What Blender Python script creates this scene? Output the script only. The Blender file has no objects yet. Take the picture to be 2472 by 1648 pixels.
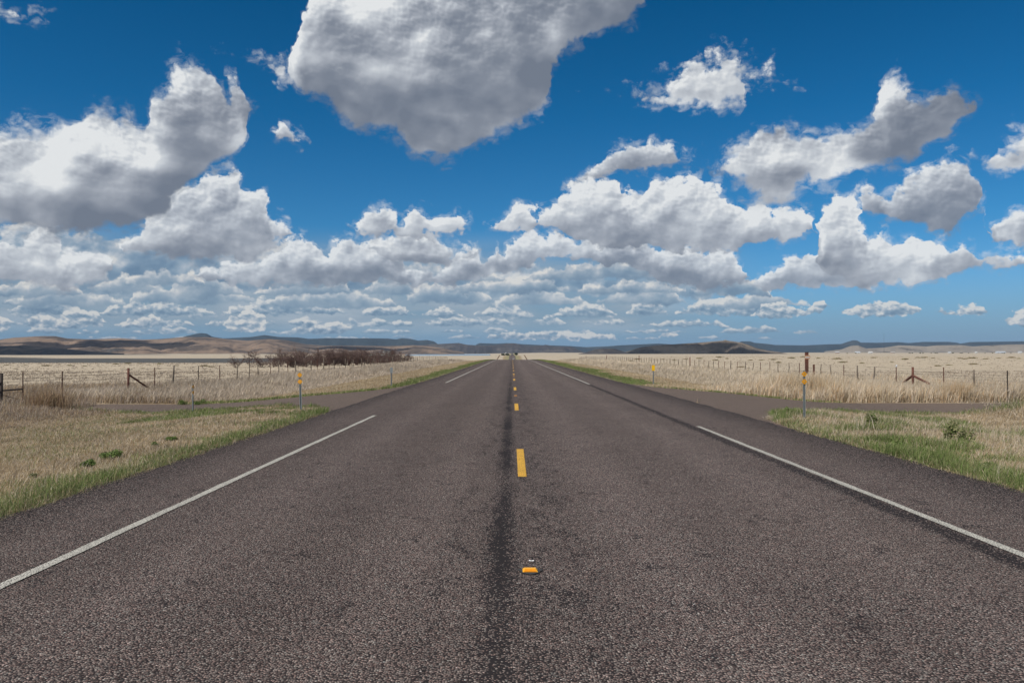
import bpy, bmesh, math, random
import numpy as np

scene = bpy.context.scene
R = math.radians

# ---------------------------------------------------------------- camera
F = 2026.0                      # focal length in pixels of the 2472 px wide photograph
EYE = 1.6
PITCH = math.atan(27.0 / F)
cam_data = bpy.data.cameras.new('camera')
cam_data.sensor_width = 36.0
cam_data.lens = F / 2472.0 * 36.0
cam_data.clip_start = 0.05
cam_data.clip_end = 60000.0
cam = bpy.data.objects.new('camera', cam_data)
cam.location = (0, 0, EYE)
cam.rotation_euler = (math.pi / 2 + PITCH, 0, 0)
scene.collection.objects.link(cam)
scene.camera = cam

# ---------------------------------------------------------------- sun
SUN_EL, SUN_AZ = R(47), R(-128)         # azimuth measured from +Y (down the road) towards +X
sun_vec = (math.sin(SUN_AZ) * math.cos(SUN_EL), math.cos(SUN_AZ) * math.cos(SUN_EL), math.sin(SUN_EL))
sd = bpy.data.lights.new('sun', 'SUN')
sd.energy = 4.0
sd.angle = R(0.5)
sd.color = (1.0, 0.95, 0.88)
sun = bpy.data.objects.new('sun', sd)
sun.rotation_euler = (math.pi / 2 - SUN_EL, 0, -SUN_AZ + math.pi)
scene.collection.objects.link(sun)

vs = scene.view_settings
vs.view_transform = 'Standard'; vs.look = 'None'; vs.gamma = 1.0; vs.exposure = 0.0; vs.use_curve_mapping = False
cy = scene.cycles
cy.max_bounces = 4; cy.diffuse_bounces = 2; cy.glossy_bounces = 2; cy.transmission_bounces = 2
cy.transparent_max_bounces = 6; cy.volume_bounces = 0
cy.caustics_reflective = False; cy.caustics_refractive = False

# ---------------------------------------------------------------- node helpers
class G:
    """small wrapper round a node tree: every call adds one node and returns its output socket"""
    def __init__(self, tree): self.t = tree; self.n = tree.nodes; self.l = tree.links
    def put(self, sock, v):
        if isinstance(v, bpy.types.NodeSocket): self.l.new(v, sock)
        else: sock.default_value = v
    def m(self, op, a, b=0.0, c=0.0, clamp=False):
        n = self.n.new('ShaderNodeMath'); n.operation = op; n.use_clamp = clamp
        for s, v in zip(n.inputs, (a, b, c)): self.put(s, v)
        return n.outputs[0]
    def v(self, op, a, b=(0, 0, 0), c=(0, 0, 0)):
        n = self.n.new('ShaderNodeVectorMath'); n.operation = op
        for s, v in zip(n.inputs, (a, b, c)): self.put(s, v)
        return n.outputs['Value' if op in ('DOT_PRODUCT', 'LENGTH', 'DISTANCE') else 'Vector']
    def xyz(self, a, b, c=0.0):
        n = self.n.new('ShaderNodeCombineXYZ')
        for s, v in zip(n.inputs, (a, b, c)): self.put(s, v)
        return n.outputs[0]
    def sep(self, a):
        n = self.n.new('ShaderNodeSeparateXYZ'); self.put(n.inputs[0], a); return n.outputs
    def noise(self, vec, scale, detail=4.0, rough=0.5, dist=0.0, dims='2D', lac=2.0, out=0, w=None):
        n = self.n.new('ShaderNodeTexNoise'); n.noise_dimensions = dims
        self.put(n.inputs['Vector'], vec)
        for k, v in (('Scale', scale), ('Detail', detail), ('Roughness', rough), ('Lacunarity', lac), ('Distortion', dist)):
            self.put(n.inputs[k], v)
        return n.outputs[out]
    def vor(self, vec, scale, detail=0.0, rough=0.5, dims='2D', feature='F1', out='Distance', rnd=1.0):
        n = self.n.new('ShaderNodeTexVoronoi'); n.voronoi_dimensions = dims; n.feature = feature
        self.put(n.inputs['Vector'], vec)
        for k, v in (('Scale', scale), ('Detail', detail), ('Roughness', rough), ('Randomness', rnd)):
            if k in n.inputs: self.put(n.inputs[k], v)
        if feature == 'SMOOTH_F1': n.inputs['Smoothness'].default_value = 0.6
        return n.outputs[out]
    def rng(self, v, a, b, c=0.0, d=1.0, smooth=False):
        n = self.n.new('ShaderNodeMapRange'); n.interpolation_type = 'SMOOTHSTEP' if smooth else 'LINEAR'
        for k, x in zip(('Value', 'From Min', 'From Max', 'To Min', 'To Max'), (v, a, b, c, d)): self.put(n.inputs[k], x)
        return n.outputs[0]
    def mix(self, f, a, b, mode='MIX'):
        n = self.n.new('ShaderNodeMix'); n.data_type = 'RGBA'; n.blend_type = mode
        self.put(n.inputs[0], f)
        for i, v in ((6, a), (7, b)):
            if isinstance(v, tuple) and len(v) == 3: v = v + (1.0,)
            self.put(n.inputs[i], v)
        return n.outputs[2]
    def ramp(self, f, stops):
        n = self.n.new('ShaderNodeValToRGB'); self.put(n.inputs[0], f)
        el = n.color_ramp.elements
        while len(el) < len(stops): el.new(0.5)
        for e, (p, c) in zip(el, stops):
            e.position = p; e.color = (c[0], c[1], c[2], 1.0)
        return n.outputs[0]

# ---------------------------------------------------------------- sky: Nishita plus fields of cumulus
def px_dir(x, y):
    """direction (azimuth, elevation) of a point seen at (x, y)"""
    u, v = (x - 1236.0) / F, (824.0 - y) / F
    Y = math.cos(PITCH) - v * math.sin(PITCH); Z = v * math.cos(PITCH) + math.sin(PITCH)
    return math.atan2(u, Y), math.atan2(Z, math.hypot(u, Y))

world = bpy.data.worlds.new('World'); scene.world = world; world.use_nodes = True
wt = world.node_tree; wt.nodes.clear(); g = G(wt)
tc = wt.nodes.new('ShaderNodeTexCoord').outputs['Generated']
dx, dy, dz = g.sep(tc)
az0 = g.m('ARCTAN2', dx, dy); az = g.m('SUBTRACT', g.m('PINGPONG', g.m('ADD', az0, 0.62), 1.24), 0.62); el = g.m('ARCSINE', dz)
P = g.xyz(az, el)
skyt = wt.nodes.new('ShaderNodeTexSky'); skyt.sky_type = 'NISHITA'; skyt.sun_disc = False
skyt.sun_elevation = SUN_EL; skyt.sun_rotation = SUN_AZ
skyt.altitude = 1400; skyt.air_density = 1.0; skyt.dust_density = 0.3; skyt.ozone_density = 2.0
SKYK = 0.10
# air colour: Nishita pulled towards the polarised deep blue of the photograph
tint = g.ramp(g.rng(el, 0.0, 0.42), [(0.0, (0.52, 0.62, 0.84)), (0.12, (0.36, 0.60, 0.84)), (0.35, (0.16, 0.56, 0.82)), (0.65, (0.048, 0.48, 0.74)), (1.0, (0.004, 0.40, 0.64))])
air = g.mix(1.0, skyt.outputs[0], tint, 'MULTIPLY')
air = g.mix(g.rng(el, 0.10, -0.005, 0.0, 0.85, smooth=True), air, (1.40, 2.75, 4.25))     # blue distance instead of a yellow rim

LIGHT = (-0.62, 0.78)
AMIN, AMAX, EMAX = -0.62, 0.62, 0.55
def fcurve(x, pts, n_samples=250):
    """float curve through (azimuth, elevation) points; x already normalised 0..1"""
    n = wt.nodes.new('ShaderNodeFloatCurve'); wt.links.new(x, n.inputs['Value'])
    c = n.mapping.curves[0]; n.mapping.use_clip = False
    n.mapping.extend = 'HORIZONTAL'
    pts = sorted(pts); ded = [pts[0]]
    for p in pts[1:]:
        if p[0] > ded[-1][0] + 1e-4: ded.append(p)
    c.points[0].location = ded[0]; c.points[1].location = ded[-1]
    for p in ded[1:-1]: c.points.new(*p)
    for p in c.points: p.handle_type = 'VECTOR'
    n.mapping.update()
    return n.outputs[0]
def contour(clouds):
    """clouds: list of lists (x, y_top, y_bottom) in view order -> two point lists"""
    T, Bm = [], []
    def add(x, yt, yb):
        a, et = px_dir(x, yt); _, eb = px_dir(x, yb)
        u = (a - AMIN) / (AMAX - AMIN)
        T.append((u, (et + 0.15) / 0.8)); Bm.append((u, (eb + 0.15) / 0.8))
    prev = None
    for cl in clouds:
        x0, t0, b0 = cl[0]; m = (t0 + b0) / 2
        if prev is not None:
            xm = (prev[0] + x0) / 2; d = min(70, max(14, (x0 - prev[0]) * 0.7)); mm = (prev[1] + m) / 2
            add(xm, mm + d, mm - d)
        else: add(x0 - 80, m + 80, m - 80)
        for p in cl: add(*p)
        prev = (cl[-1][0], (cl[-1][1] + cl[-1][2]) / 2)
    add(prev[0] + 80, prev[1] + 80, prev[1] - 80)
    return T, Bm
def merge(tops, bots):
    """separate top and bottom polylines -> (x, top, bottom) at every x"""
    tx, ty = zip(*tops); bx, by = zip(*bots)
    xs = sorted(set(tx) | set(bx))
    xs = [x for x in xs if x >= max(tx[0], bx[0]) and x <= min(tx[-1], bx[-1])]
    return [(x, float(np.interp(x, tx, ty)), float(np.interp(x, bx, by))) for x in xs]

LA = [merge([(-150, 320), (0, 312), (75, 305), (130, 290), (200, 264), (235, 250), (262, 256), (275, 272), (290, 268), (310, 260), (325, 296), (345, 308), (357, 298), (363, 228), (385, 205), (405, 190), (420, 163), (440, 147), (455, 160), (480, 147), (505, 152), (520, 185), (532, 232), (545, 240), (556, 198), (572, 190), (590, 215), (598, 260)],
            [(-150, 558), (0, 555), (100, 560), (200, 568), (300, 560), (340, 545), (380, 520), (430, 470), (480, 425), (540, 390), (580, 368), (598, 300)]),
      merge([(706, 150), (716, 90), (735, -30), (760, -90), (1500, -90), (1545, -70), (1565, -50)],
            [(706, 180), (716, 206), (740, 235), (790, 262), (815, 290), (850, 303), (930, 312), (975, 345), (1000, 372), (1060, 378), (1120, 372), (1150, 345), (1200, 325), (1260, 305), (1310, 270), (1335, 230), (1350, 170), (1385, 130), (1400, 100), (1440, 75), (1500, 60), (1545, 30), (1565, -20)]),
      merge([(1722, 410), (1745, 370), (1800, 350), (1835, 335), (1855, 345), (1870, 320), (1900, 315), (1960, 310), (2000, 315), (2045, 283), (2070, 300), (2110, 290), (2130, 270), (2140, 200), (2170, 182), (2200, 200), (2215, 240), (2260, 225), (2290, 203), (2310, 225), (2335, 255)],
            [(1722, 418), (1770, 455), (1830, 490), (1900, 495), (1940, 470), (2000, 460), (2060, 440), (2120, 425), (2180, 405), (2240, 380), (2275, 340), (2335, 270)])]
LB = [[(-150, 560, 690), (60, 575, 692), (105, 556, 694), (130, 560, 694), (150, 605, 694), (200, 596, 690), (250, 602, 684), (275, 618, 668), (288, 630, 650)],
      merge([(300, 580), (340, 520), (390, 470), (430, 445), (480, 425), (500, 412), (530, 402), (553, 388), (565, 420), (575, 455), (598, 442), (628, 438), (652, 478), (655, 520), (690, 528), (697, 545)],
            [(300, 610), (350, 628), (450, 632), (560, 630), (650, 606), (697, 590)]),
      [(880, 600, 605), (940, 575, 625), (1000, 560, 640), (1060, 570, 645), (1100, 590, 640), (1130, 610, 620)],
      merge([(1378, 438), (1430, 410), (1455, 370), (1480, 355), (1540, 348), (1585, 335), (1605, 362), (1660, 370), (1678, 384)], [(1378, 446), (1430, 440), (1490, 418), (1560, 415), (1620, 408), (1678, 390)]),
      merge([(2062, 500), (2090, 462), (2108, 460), (2120, 500), (2150, 470), (2180, 440), (2200, 405), (2260, 400), (2300, 398), (2337, 385), (2350, 420), (2360, 470), (2392, 500)], [(2062, 520), (2120, 540), (2200, 550), (2300, 550), (2350, 532), (2392, 508)]),
      merge([(2402, 566), (2420, 530), (2450, 508), (2500, 485), (2620, 470)], [(2402, 575), (2430, 598), (2500, 600), (2620, 610)])]
LC = [[(668, 322, 338), (690, 308, 345), (715, 310, 350), (742, 322, 334)],
      merge([(847, 560), (870, 530), (900, 505), (930, 500), (955, 520), (972, 532), (998, 498), (1020, 500), (1030, 515), (1060, 502), (1090, 500), (1115, 515), (1146, 540)], [(847, 568), (900, 570), (960, 570), (1000, 574), (1110, 570), (1146, 548)]),
      merge([(1177, 548), (1215, 530), (1240, 497), (1275, 490), (1298, 500), (1303, 545)], [(1177, 556), (1240, 560), (1303, 556)]),
      merge([(1309, 515), (1325, 490), (1360, 460), (1400, 440), (1450, 426), (1490, 425), (1512, 440), (1520, 475), (1550, 472), (1562, 435), (1590, 425), (1640, 418), (1690, 430), (1740, 450), (1765, 475), (1775, 495), (1850, 508), (1900, 517), (1945, 514), (1964, 535)], [(1309, 548), (1360, 575), (1430, 592), (1500, 600), (1600, 608), (1700, 615), (1850, 600), (1940, 572), (1964, 545)]),
      merge([(1976, 560), (1984, 510), (1998, 485), (2020, 470), (2055, 475), (2068, 510), (2085, 560), (2098, 582), (2110, 580), (2160, 568), (2200, 562), (2240, 590), (2270, 575), (2300, 600), (2340, 580), (2370, 605), (2430, 610), (2470, 615), (2620, 620)], [(1976, 650), (2050, 690), (2150, 692), (2250, 680), (2300, 662), (2400, 645), (2620, 640)])]
LD = [merge([(470, 660), (560, 640), (620, 630), (690, 592), (710, 560), (745, 562), (760, 600), (778, 606), (800, 580), (840, 572), (900, 580), (950, 592), (972, 612), (990, 650), (1040, 655), (1085, 625), (1100, 608), (1130, 598), (1160, 610), (1172, 640), (1196, 592), (1210, 590), (1218, 622), (1232, 580), (1262, 563), (1300, 572), (1330, 560), (1500, 590), (1700, 590), (1780, 612), (1805, 655)],
            [(470, 672), (600, 690), (750, 692), (900, 682), (1000, 690), (1100, 700), (1250, 650), (1330, 622), (1500, 642), (1600, 690), (1700, 702), (1805, 680)]),
      merge([(1812, 690), (1850, 655), (1900, 630), (1940, 612), (2000, 600), (2060, 640), (2120, 690)], [(1812, 696), (1880, 702), (2000, 700), (2120, 696)])]

LE = [[(-150, 5, 40), (30, 8, 42), (85, 15, 40)], [(652, 150, 172), (683, 120, 192), (700, 150, 180)],
      merge([(1510, 222), (1540, 202), (1570, 192), (1610, 194), (1640, 165), (1680, 135), (1710, 140), (1770, 123), (1830, 127), (1865, 142), (1888, 190)],
            [(1510, 230), (1560, 248), (1620, 256), (1680, 266), (1740, 262), (1785, 262), (1792, 215), (1840, 195), (1870, 196), (1888, 200)]),
      merge([(2372, 396), (2385, 370), (2410, 340), (2440, 318), (2480, 300), (2620, 280)], [(2372, 404), (2400, 412), (2440, 410), (2480, 430), (2620, 440)])]

LG = [[(-150, 520, 720), (100, 540, 716), (300, 560, 712), (420, 540, 710), (600, 560, 712), (700, 590, 716), (800, 610, 722), (950, 625, 726), (1100, 640, 730), (1300, 630, 734), (1500, 640, 736), (1650, 650, 726), (1740, 670, 705)]]
LF = [[(-120, 752, 800), (-20, 745, 800), (20, 770, 800)], [(58, 782, 793), (75, 760, 794), (110, 752, 794), (150, 757, 794), (190, 746, 792), (235, 750, 788), (262, 780, 786)],
      [(285, 785, 790), (320, 765, 792), (350, 754, 792), (385, 768, 792), (415, 785, 790)], [(545, 770, 800), (600, 742, 800), (640, 760, 800)], [(700, 790, 806), (760, 770, 806), (830, 778, 806)],
      [(1180, 810, 822), (1240, 798, 822), (1330, 803, 822), (1420, 797, 820), (1500, 812, 818)],
      [(1580, 810, 815), (1605, 795, 816), (1640, 806, 814)], [(1812, 758, 764), (1850, 735, 770), (1895, 728, 770), (1920, 745, 764), (1960, 738, 760), (1998, 715, 748), (2006, 735, 740)],
      [(2030, 745, 760), (2060, 735, 762), (2095, 728, 764), (2130, 726, 768), (2180, 728, 765), (2222, 742, 755)],
      [(2255, 752, 758), (2300, 742, 765), (2370, 738, 760), (2385, 745, 752)], [(2420, 765, 785), (2460, 745, 788), (2520, 740, 790), (2600, 745, 790)]]
def lumps(Pv, scale, seed, stretch=1.25, fine=7.0):
    q = g.v('MULTIPLY_ADD', Pv, (scale, scale * stretch, 0), (seed, seed * 1.7, 0))
    a = g.noise(q, 1.0, fine, 0.56 if fine < 4 else 0.63, lac=2.1)
    b = g.vor(g.v('ADD', q, g.xyz(g.m('MULTIPLY', a, 0.6), g.m('MULTIPLY', a, -0.6))), 1.7, 2.0, 0.5)
    return g.m('SUBTRACT', g.m('MULTIPLY', g.m('SUBTRACT', a, 0.5), 2.6), g.m('MULTIPLY', g.m('SUBTRACT', b, 0.42), 0.75))
def off(Pv, d): return g.v('ADD', Pv, (LIGHT[0] * d, LIGHT[1] * d, 0))
K = 1.0 / SKYK
def c3(r, g_, b): return (r * K, g_ * K, b * K)
CUM = [(0.0, c3(.17, .20, .255)), (0.25, c3(.235, .265, .32)), (0.5, c3(.36, .39, .445)), (0.75, c3(.55, .585, .63)), (1.0, c3(.78, .80, .81))]
FAR = [(0.0, c3(.15, .22, .31)), (0.3, c3(.22, .30, .39)), (0.55, c3(.33, .40, .47)), (0.8, c3(.52, .55, .58)), (1.0, c3(.74, .72, .68))]
def paint(col, h, s, edge, colours, density, haze, wisp=True):
    alpha = g.m('MULTIPLY', g.rng(h, 0.0, edge, smooth=True), density)
    if wisp: alpha = g.m('MAXIMUM', alpha, g.m('MULTIPLY', g.rng(h, -0.34, 0.06, smooth=True), WISP))
    c = g.ramp(s, colours)
    if haze: c = g.mix(haze, c, air)
    return g.mix(alpha, col, c)
def layer(col, clouds, N, RL, warp, soft, amp, kv, kn, kb, base_s, edge, haze=0.0, d=0.012, cols=CUM, big=0.7, bias=0.16):
    T, Bm = contour(clouds)
    def field(Pv):
        x, y, z = g.sep(Pv)
        u = g.rng(x, AMIN, AMAX)
        et = g.m('MULTIPLY_ADD', fcurve(u, T), 0.8, -0.15); eb = g.m('MULTIPLY_ADD', fcurve(u, Bm), 0.8, -0.15)
        up = g.m('SUBTRACT', et, y); dn = g.m('SUBTRACT', y, eb)
        b = g.m('MINIMUM', up, g.m('MULTIPLY', dn, 1.6))
        b = g.m('MULTIPLY', b, 1.0 / soft)
        t = g.m('DIVIDE', dn, g.m('MAXIMUM', g.m('SUBTRACT', et, eb), 0.004))
        return g.m('MINIMUM', b, 1.0), t, g.m('MULTIPLY', up, 1 / soft)
    W = g.v('ADD', P, warp)
    B, t, up = field(W); B2, _, up2 = field(off(W, d))
    h = g.m('MULTIPLY_ADD', N, amp, B)
    s = g.m('MULTIPLY_ADD', g.m('SUBTRACT', g.m('MINIMUM', g.m('MAXIMUM', t, 0.0), 1.0), 0.5), kv, base_s)
    s = g.m('MULTIPLY_ADD', g.m('SUBTRACT', g.m('MINIMUM', up, 1.5), g.m('MINIMUM', up2, 1.5)), kb, s)
    s = g.m('MULTIPLY_ADD', RL, kn, s)
    s = g.m('MULTIPLY_ADD', g.m('MULTIPLY', FINE, g.rng(t, 0.25, 0.9, 0.10, 1.0)), 0.32, s)
    s = g.m('MULTIPLY_ADD', BIGN, big, s)
    s = g.m('MULTIPLY_ADD', g.rng(h, 0.9, 0.1, -0.06, 1.0), 0.12, s)
    h = g.m('ADD', h, bias)
    return paint(col, h, s, g.rng(t, 0.0, 0.6, edge * 1.7, edge), cols, 0.985, haze, cols is CUM)
def row(col, y_base, h_px, scale, cover, seed, haze, sparse, N, RL):
    a0, e0 = px_dir(1236, y_base); hh = h_px / F
    def field(Pv):
        x, y, z = g.sep(Pv)
        t = g.m('MULTIPLY', g.m('SUBTRACT', y, e0), 1 / hh)
        env = g.m('MAXIMUM', g.m('MULTIPLY', t, 0.75), g.m('MULTIPLY', t, -3.2))
        n = g.noise(g.v('MULTIPLY_ADD', Pv, (scale * 0.55, scale * 0.22, 0), (seed, seed * 0.7, 0)), 1.0, 2.0, 0.5)
        side = g.rng(x, 0.12, 0.32, 0.0, sparse, smooth=True)
        return g.m('SUBTRACT', g.m('SUBTRACT', g.m('MULTIPLY_ADD', g.m('SUBTRACT', n, 0.5), 4.5, cover), env), side), t
    B, t = field(P); B2, _ = field(off(P, 0.30 * hh))
    h = g.m('MULTIPLY_ADD', N, 0.5, B)
    s = g.m('MULTIPLY_ADD', g.m('SUBTRACT', B, B2), 0.46, 0.52)
    s = g.m('MULTIPLY_ADD', RL, 1.0, s)
    return paint(col, h, s, 0.22, FAR, 0.96, haze)

col = air
def relief(scale, seed, d, st=1.25, fine=3.0):
    return g.m('SUBTRACT', lumps(P, scale, seed, st, fine), lumps(off(P, d), scale, seed, st, fine))
WISP = g.m('MULTIPLY', g.rng(g.noise(g.v('MULTIPLY', P, (60, 85, 0)), 1.0, 5.0, 0.60, 0.35), 0.42, 0.68), 0.46)
Ns, Rs = lumps(P, 46, 3.3, 1.6, 5.0), relief(46, 3.3, 0.0045, 1.6)
Nm, Rm = lumps(P, 22, 5.3), relief(22, 5.3, 0.009)
R11 = relief(11, 2.2, 0.016, 1.35, 2.0)
R6 = relief(5.2, 6.6, 0.034, 1.5, 1.0)
Nb = lumps(P, 12, 9.1)
FINE = relief(44, 1.9, 0.0036, 1.3, 2.0)
Rb = g.m('ADD', g.m('MULTIPLY', R6, 1.0), g.m('MULTIPLY', R11, 0.34))
Rm = g.m('ADD', g.m('MULTIPLY', Rm, 0.42), g.m('MULTIPLY', R11, 0.62))
bn = g.noise(g.v('MULTIPLY_ADD', P, (9.0, 17.0, 0), (2.3, 8.1, 0)), 1.0, 2.0, 0.45, out=1)
BIGN = g.m('SUBTRACT', g.sep(bn)[0], 0.5)
wm = g.noise(P, 34.0, 3.0, 0.55, out=1)
ws = g.noise(P, 80.0, 3.0, 0.55, out=1)
warp_s = g.v('MULTIPLY', g.v('SUBTRACT', ws, (0.5, 0.5, 0.5)), (0.014, 0.009, 0))
warp_m = g.v('MULTIPLY', g.v('SUBTRACT', wm, (0.5, 0.5, 0.5)), (0.030, 0.024, 0))
wb = g.noise(P, 17.0, 4.0, 0.55, out=1)
warp_b = g.v('MULTIPLY', g.v('SUBTRACT', wb, (0.5, 0.5, 0.5)), (0.050, 0.040, 0))
side = g.rng(az, 0.12, 0.30, 1.0, 0.0, smooth=True)
veil = g.m('MULTIPLY', g.m('MULTIPLY', side, g.rng(el, 0.012, 0.040, smooth=True)), g.rng(el, 0.085, 0.150, 0.95, 0.0, smooth=True))
vn = g.noise(g.v('MULTIPLY', P, (7, 30, 0)), 1.0, 4.0, 0.55)
col = g.mix(g.m('MULTIPLY', veil, g.rng(vn, 0.2, 0.5, 0.6, 1.0)), col, g.ramp(vn, [(0.3, c3(.235, .325, .41)), (0.7, c3(.38, .45, .52))]))
col = layer(col, LG, Nm, Rm, warp_b, 0.030, 0.75, 0.55, 0.85, 0.25, 0.42, 0.30, 0.16, d=0.012, cols=FAR)
def cumulus_row(y_base, h, w, gap, seed, right):
    r = np.random.default_rng(seed); out = []; x = -150.0 + r.uniform(0, w)
    while x < 2620:
        ww = w * r.uniform(0.5, 1.7); hh = h * r.uniform(0.5, 1.15) * min(1.0, 0.5 + ww / (2 * w)); sk = r.uniform(0.35, 0.65)
        keep = r.uniform() < (right if x > 1740 else 1.0)
        if keep:
            n = max(5, int(ww / 14)); t = np.linspace(0, 1, n); yb = y_base + r.uniform(-0.12, 0.12) * h
            dome = np.sin(np.pi * t ** (math.log(0.5) / math.log(sk))) ** 0.6 * (0.55 + 0.45 * r.uniform(0, 1, n)) * hh
            dome[0] = dome[-1] = 0.08 * hh
            out.append([(x + ww * q, yb - dd, yb + 0.10 * h * (0.3 + 0.7 * math.sin(math.pi * q))) for q, dd in zip(t, dome)])
        x += ww + gap * r.uniform(0.2, 1.8) * (2.2 if x > 1740 else 1.0) + 4
    return out
for yb, h, w, gap, sd, right, N_, R_, wp, sf, hz, kk in ((818, 11, 100, 40, 1, 0.25, Ns, Rs, 0.25, 0.0050, 0.42, 1.4), (804, 20, 130, 24, 2, 0.25, Ns, Rs, 0.4, 0.007, 0.32, 1.4), (785, 34, 150, 14, 3, 0.0, Ns, Rs, 0.8, 0.0095, 0.24, 1.5),
        (762, 46, 180, 12, 4, 0.0, Ns, Rs, 1.0, 0.012, 0.18, 1.5), (737, 60, 200, 8, 5, 0.0, Nm, Rm, 1.0, 0.014, 0.13, 1.1), (708, 72, 240, 8, 6, 0.0, Nm, Rm, 1.2, 0.017, 0.09, 1.0), (680, 82, 280, 30, 17, 0.0, Nm, Rm, 1.2, 0.019, 0.07, 1.0)):
    W_ = g.v('MULTIPLY', warp_s, (wp, wp, 0))
    col = layer(col, cumulus_row(yb, h, w, gap, sd, right), N_, R_, W_, sf, 0.50, 0.95, 0.42 * kk, 0.10, 0.52, 0.26, hz, d=sf * 0.5, cols=FAR, big=0.5)
col = layer(col, LF, Ns, Rs, warp_s, 0.0085, 0.55, 0.75, 0.75, 0.10, 0.60, 0.26, 0.16, d=0.005, cols=FAR)
col = layer(col, LD, Nm, Rm, warp_m, 0.020, 0.60, 0.70, 0.50, 0.16, 0.52, 0.22, 0.06)
col = layer(col, LB, Nm, Rm, warp_b, 0.026, 0.62, 0.65, 0.42, 0.20, 0.48, 0.30, 0.03)
col = layer(col, LC, Nm, Rm, warp_m, 0.024, 0.60, 0.85, 0.45, 0.20, 0.62, 0.22, 0.02)
col = layer(col, LA, Nb, Rb, warp_b, 0.034, 0.66, 0.46, 0.66, 0.22, 0.36, 0.36, 0.0, d=0.018, big=0.55, bias=0.20)
col = layer(col, LE, Nm, Rm, warp_b, 0.030, 0.85, 0.30, 0.42, 0.20, 0.60, 0.50, 0.0, d=0.018)
# the rest of the sky (behind, overhead) carries the same scattered cumulus in a plainer form
rn = g.noise(g.v('DIVIDE', tc, g.xyz(g.m('ADD', dz, 0.18), g.m('ADD', dz, 0.18), 1.0)), 1.7, 4.0, 0.55)
rest = g.mix(g.rng(rn, 0.44, 0.56, smooth=True), air, c3(.56, .57, .58) + (1,))
bg = wt.nodes.new('ShaderNodeBackground'); bg.inputs['Strength'].default_value = SKYK
wt.links.new(g.mix(g.rng(el, 0.415, 0.455, smooth=True), col, rest), bg.inputs['Color'])
bg2 = wt.nodes.new('ShaderNodeBackground'); bg2.inputs['Strength'].default_value = SKYK
wt.links.new(rest, bg2.inputs['Color'])
bg3 = wt.nodes.new('ShaderNodeBackground'); bg3.inputs['Strength'].default_value = SKYK
bg3.inputs['Color'].default_value = c3(.20, .18, .15) + (1,)
ahead = g.m('LESS_THAN', el, 0.456)
m1 = wt.nodes.new('ShaderNodeMixShader'); wt.links.new(ahead, m1.inputs[0]); wt.links.new(bg2.outputs[0], m1.inputs[1]); wt.links.new(bg.outputs[0], m1.inputs[2])
m2 = wt.nodes.new('ShaderNodeMixShader'); wt.links.new(g.m('LESS_THAN', el, -0.004), m2.inputs[0]); wt.links.new(m1.outputs[0], m2.inputs[1]); wt.links.new(bg3.outputs[0], m2.inputs[2])
wo = wt.nodes.new('ShaderNodeOutputWorld'); wt.links.new(m2.outputs[0], wo.inputs['Surface'])
world.cycles.sampling_method = 'MANUAL'; world.cycles.sample_map_resolution = 512

# ================================================================ helpers
rng = np.random.default_rng(7)
random.seed(7)

def new_mat(name, rough=0.9):
    m = bpy.data.materials.new(name); m.use_nodes = True
    m.node_tree.nodes.clear(); gg = G(m.node_tree)
    b = gg.n.new('ShaderNodeBsdfPrincipled'); o = gg.n.new('ShaderNodeOutputMaterial')
    gg.l.new(b.outputs[0], o.inputs['Surface'])
    b.inputs['Roughness'].default_value = rough
    b.inputs['Specular IOR Level'].default_value = 0.25
    return m, gg, b
def plain(name, col, rough=0.8, metal=0.0, var=0.25, scale=12.0, col2=None):
    m, gg, b = new_mat(name, rough)
    pos = gg.n.new('ShaderNodeTexCoord').outputs['Object']
    n = gg.noise(pos, scale, 5.0, 0.6, dims='3D')
    c2 = col2 if col2 else tuple(c * (1 - var) for c in col)
    c = gg.mix(gg.rng(n, 0.35, 0.65), col, c2)
    gg.put(b.inputs['Base Color'], c); b.inputs['Metallic'].default_value = metal
    return m
def attr_mat(name, rough=0.9, trans=0.0):
    """colour kept per blade / leaf in the attribute 'tone'"""
    m, gg, b = new_mat(name, rough)
    a = gg.n.new('ShaderNodeAttribute'); a.attribute_name = 'tone'
    gg.put(b.inputs['Base Color'], a.outputs['Color'])
    if trans:
        t = gg.n.new('ShaderNodeBsdfTranslucent'); gg.put(t.inputs[0], a.outputs['Color'])
        mx = gg.n.new('ShaderNodeMixShader'); mx.inputs[0].default_value = trans
        o = [n for n in gg.n if n.type == 'OUTPUT_MATERIAL'][0]
        gg.l.new(b.outputs[0], mx.inputs[1]); gg.l.new(t.outputs[0], mx.inputs[2]); gg.l.new(mx.outputs[0], o.inputs['Surface'])
    return m

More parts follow.
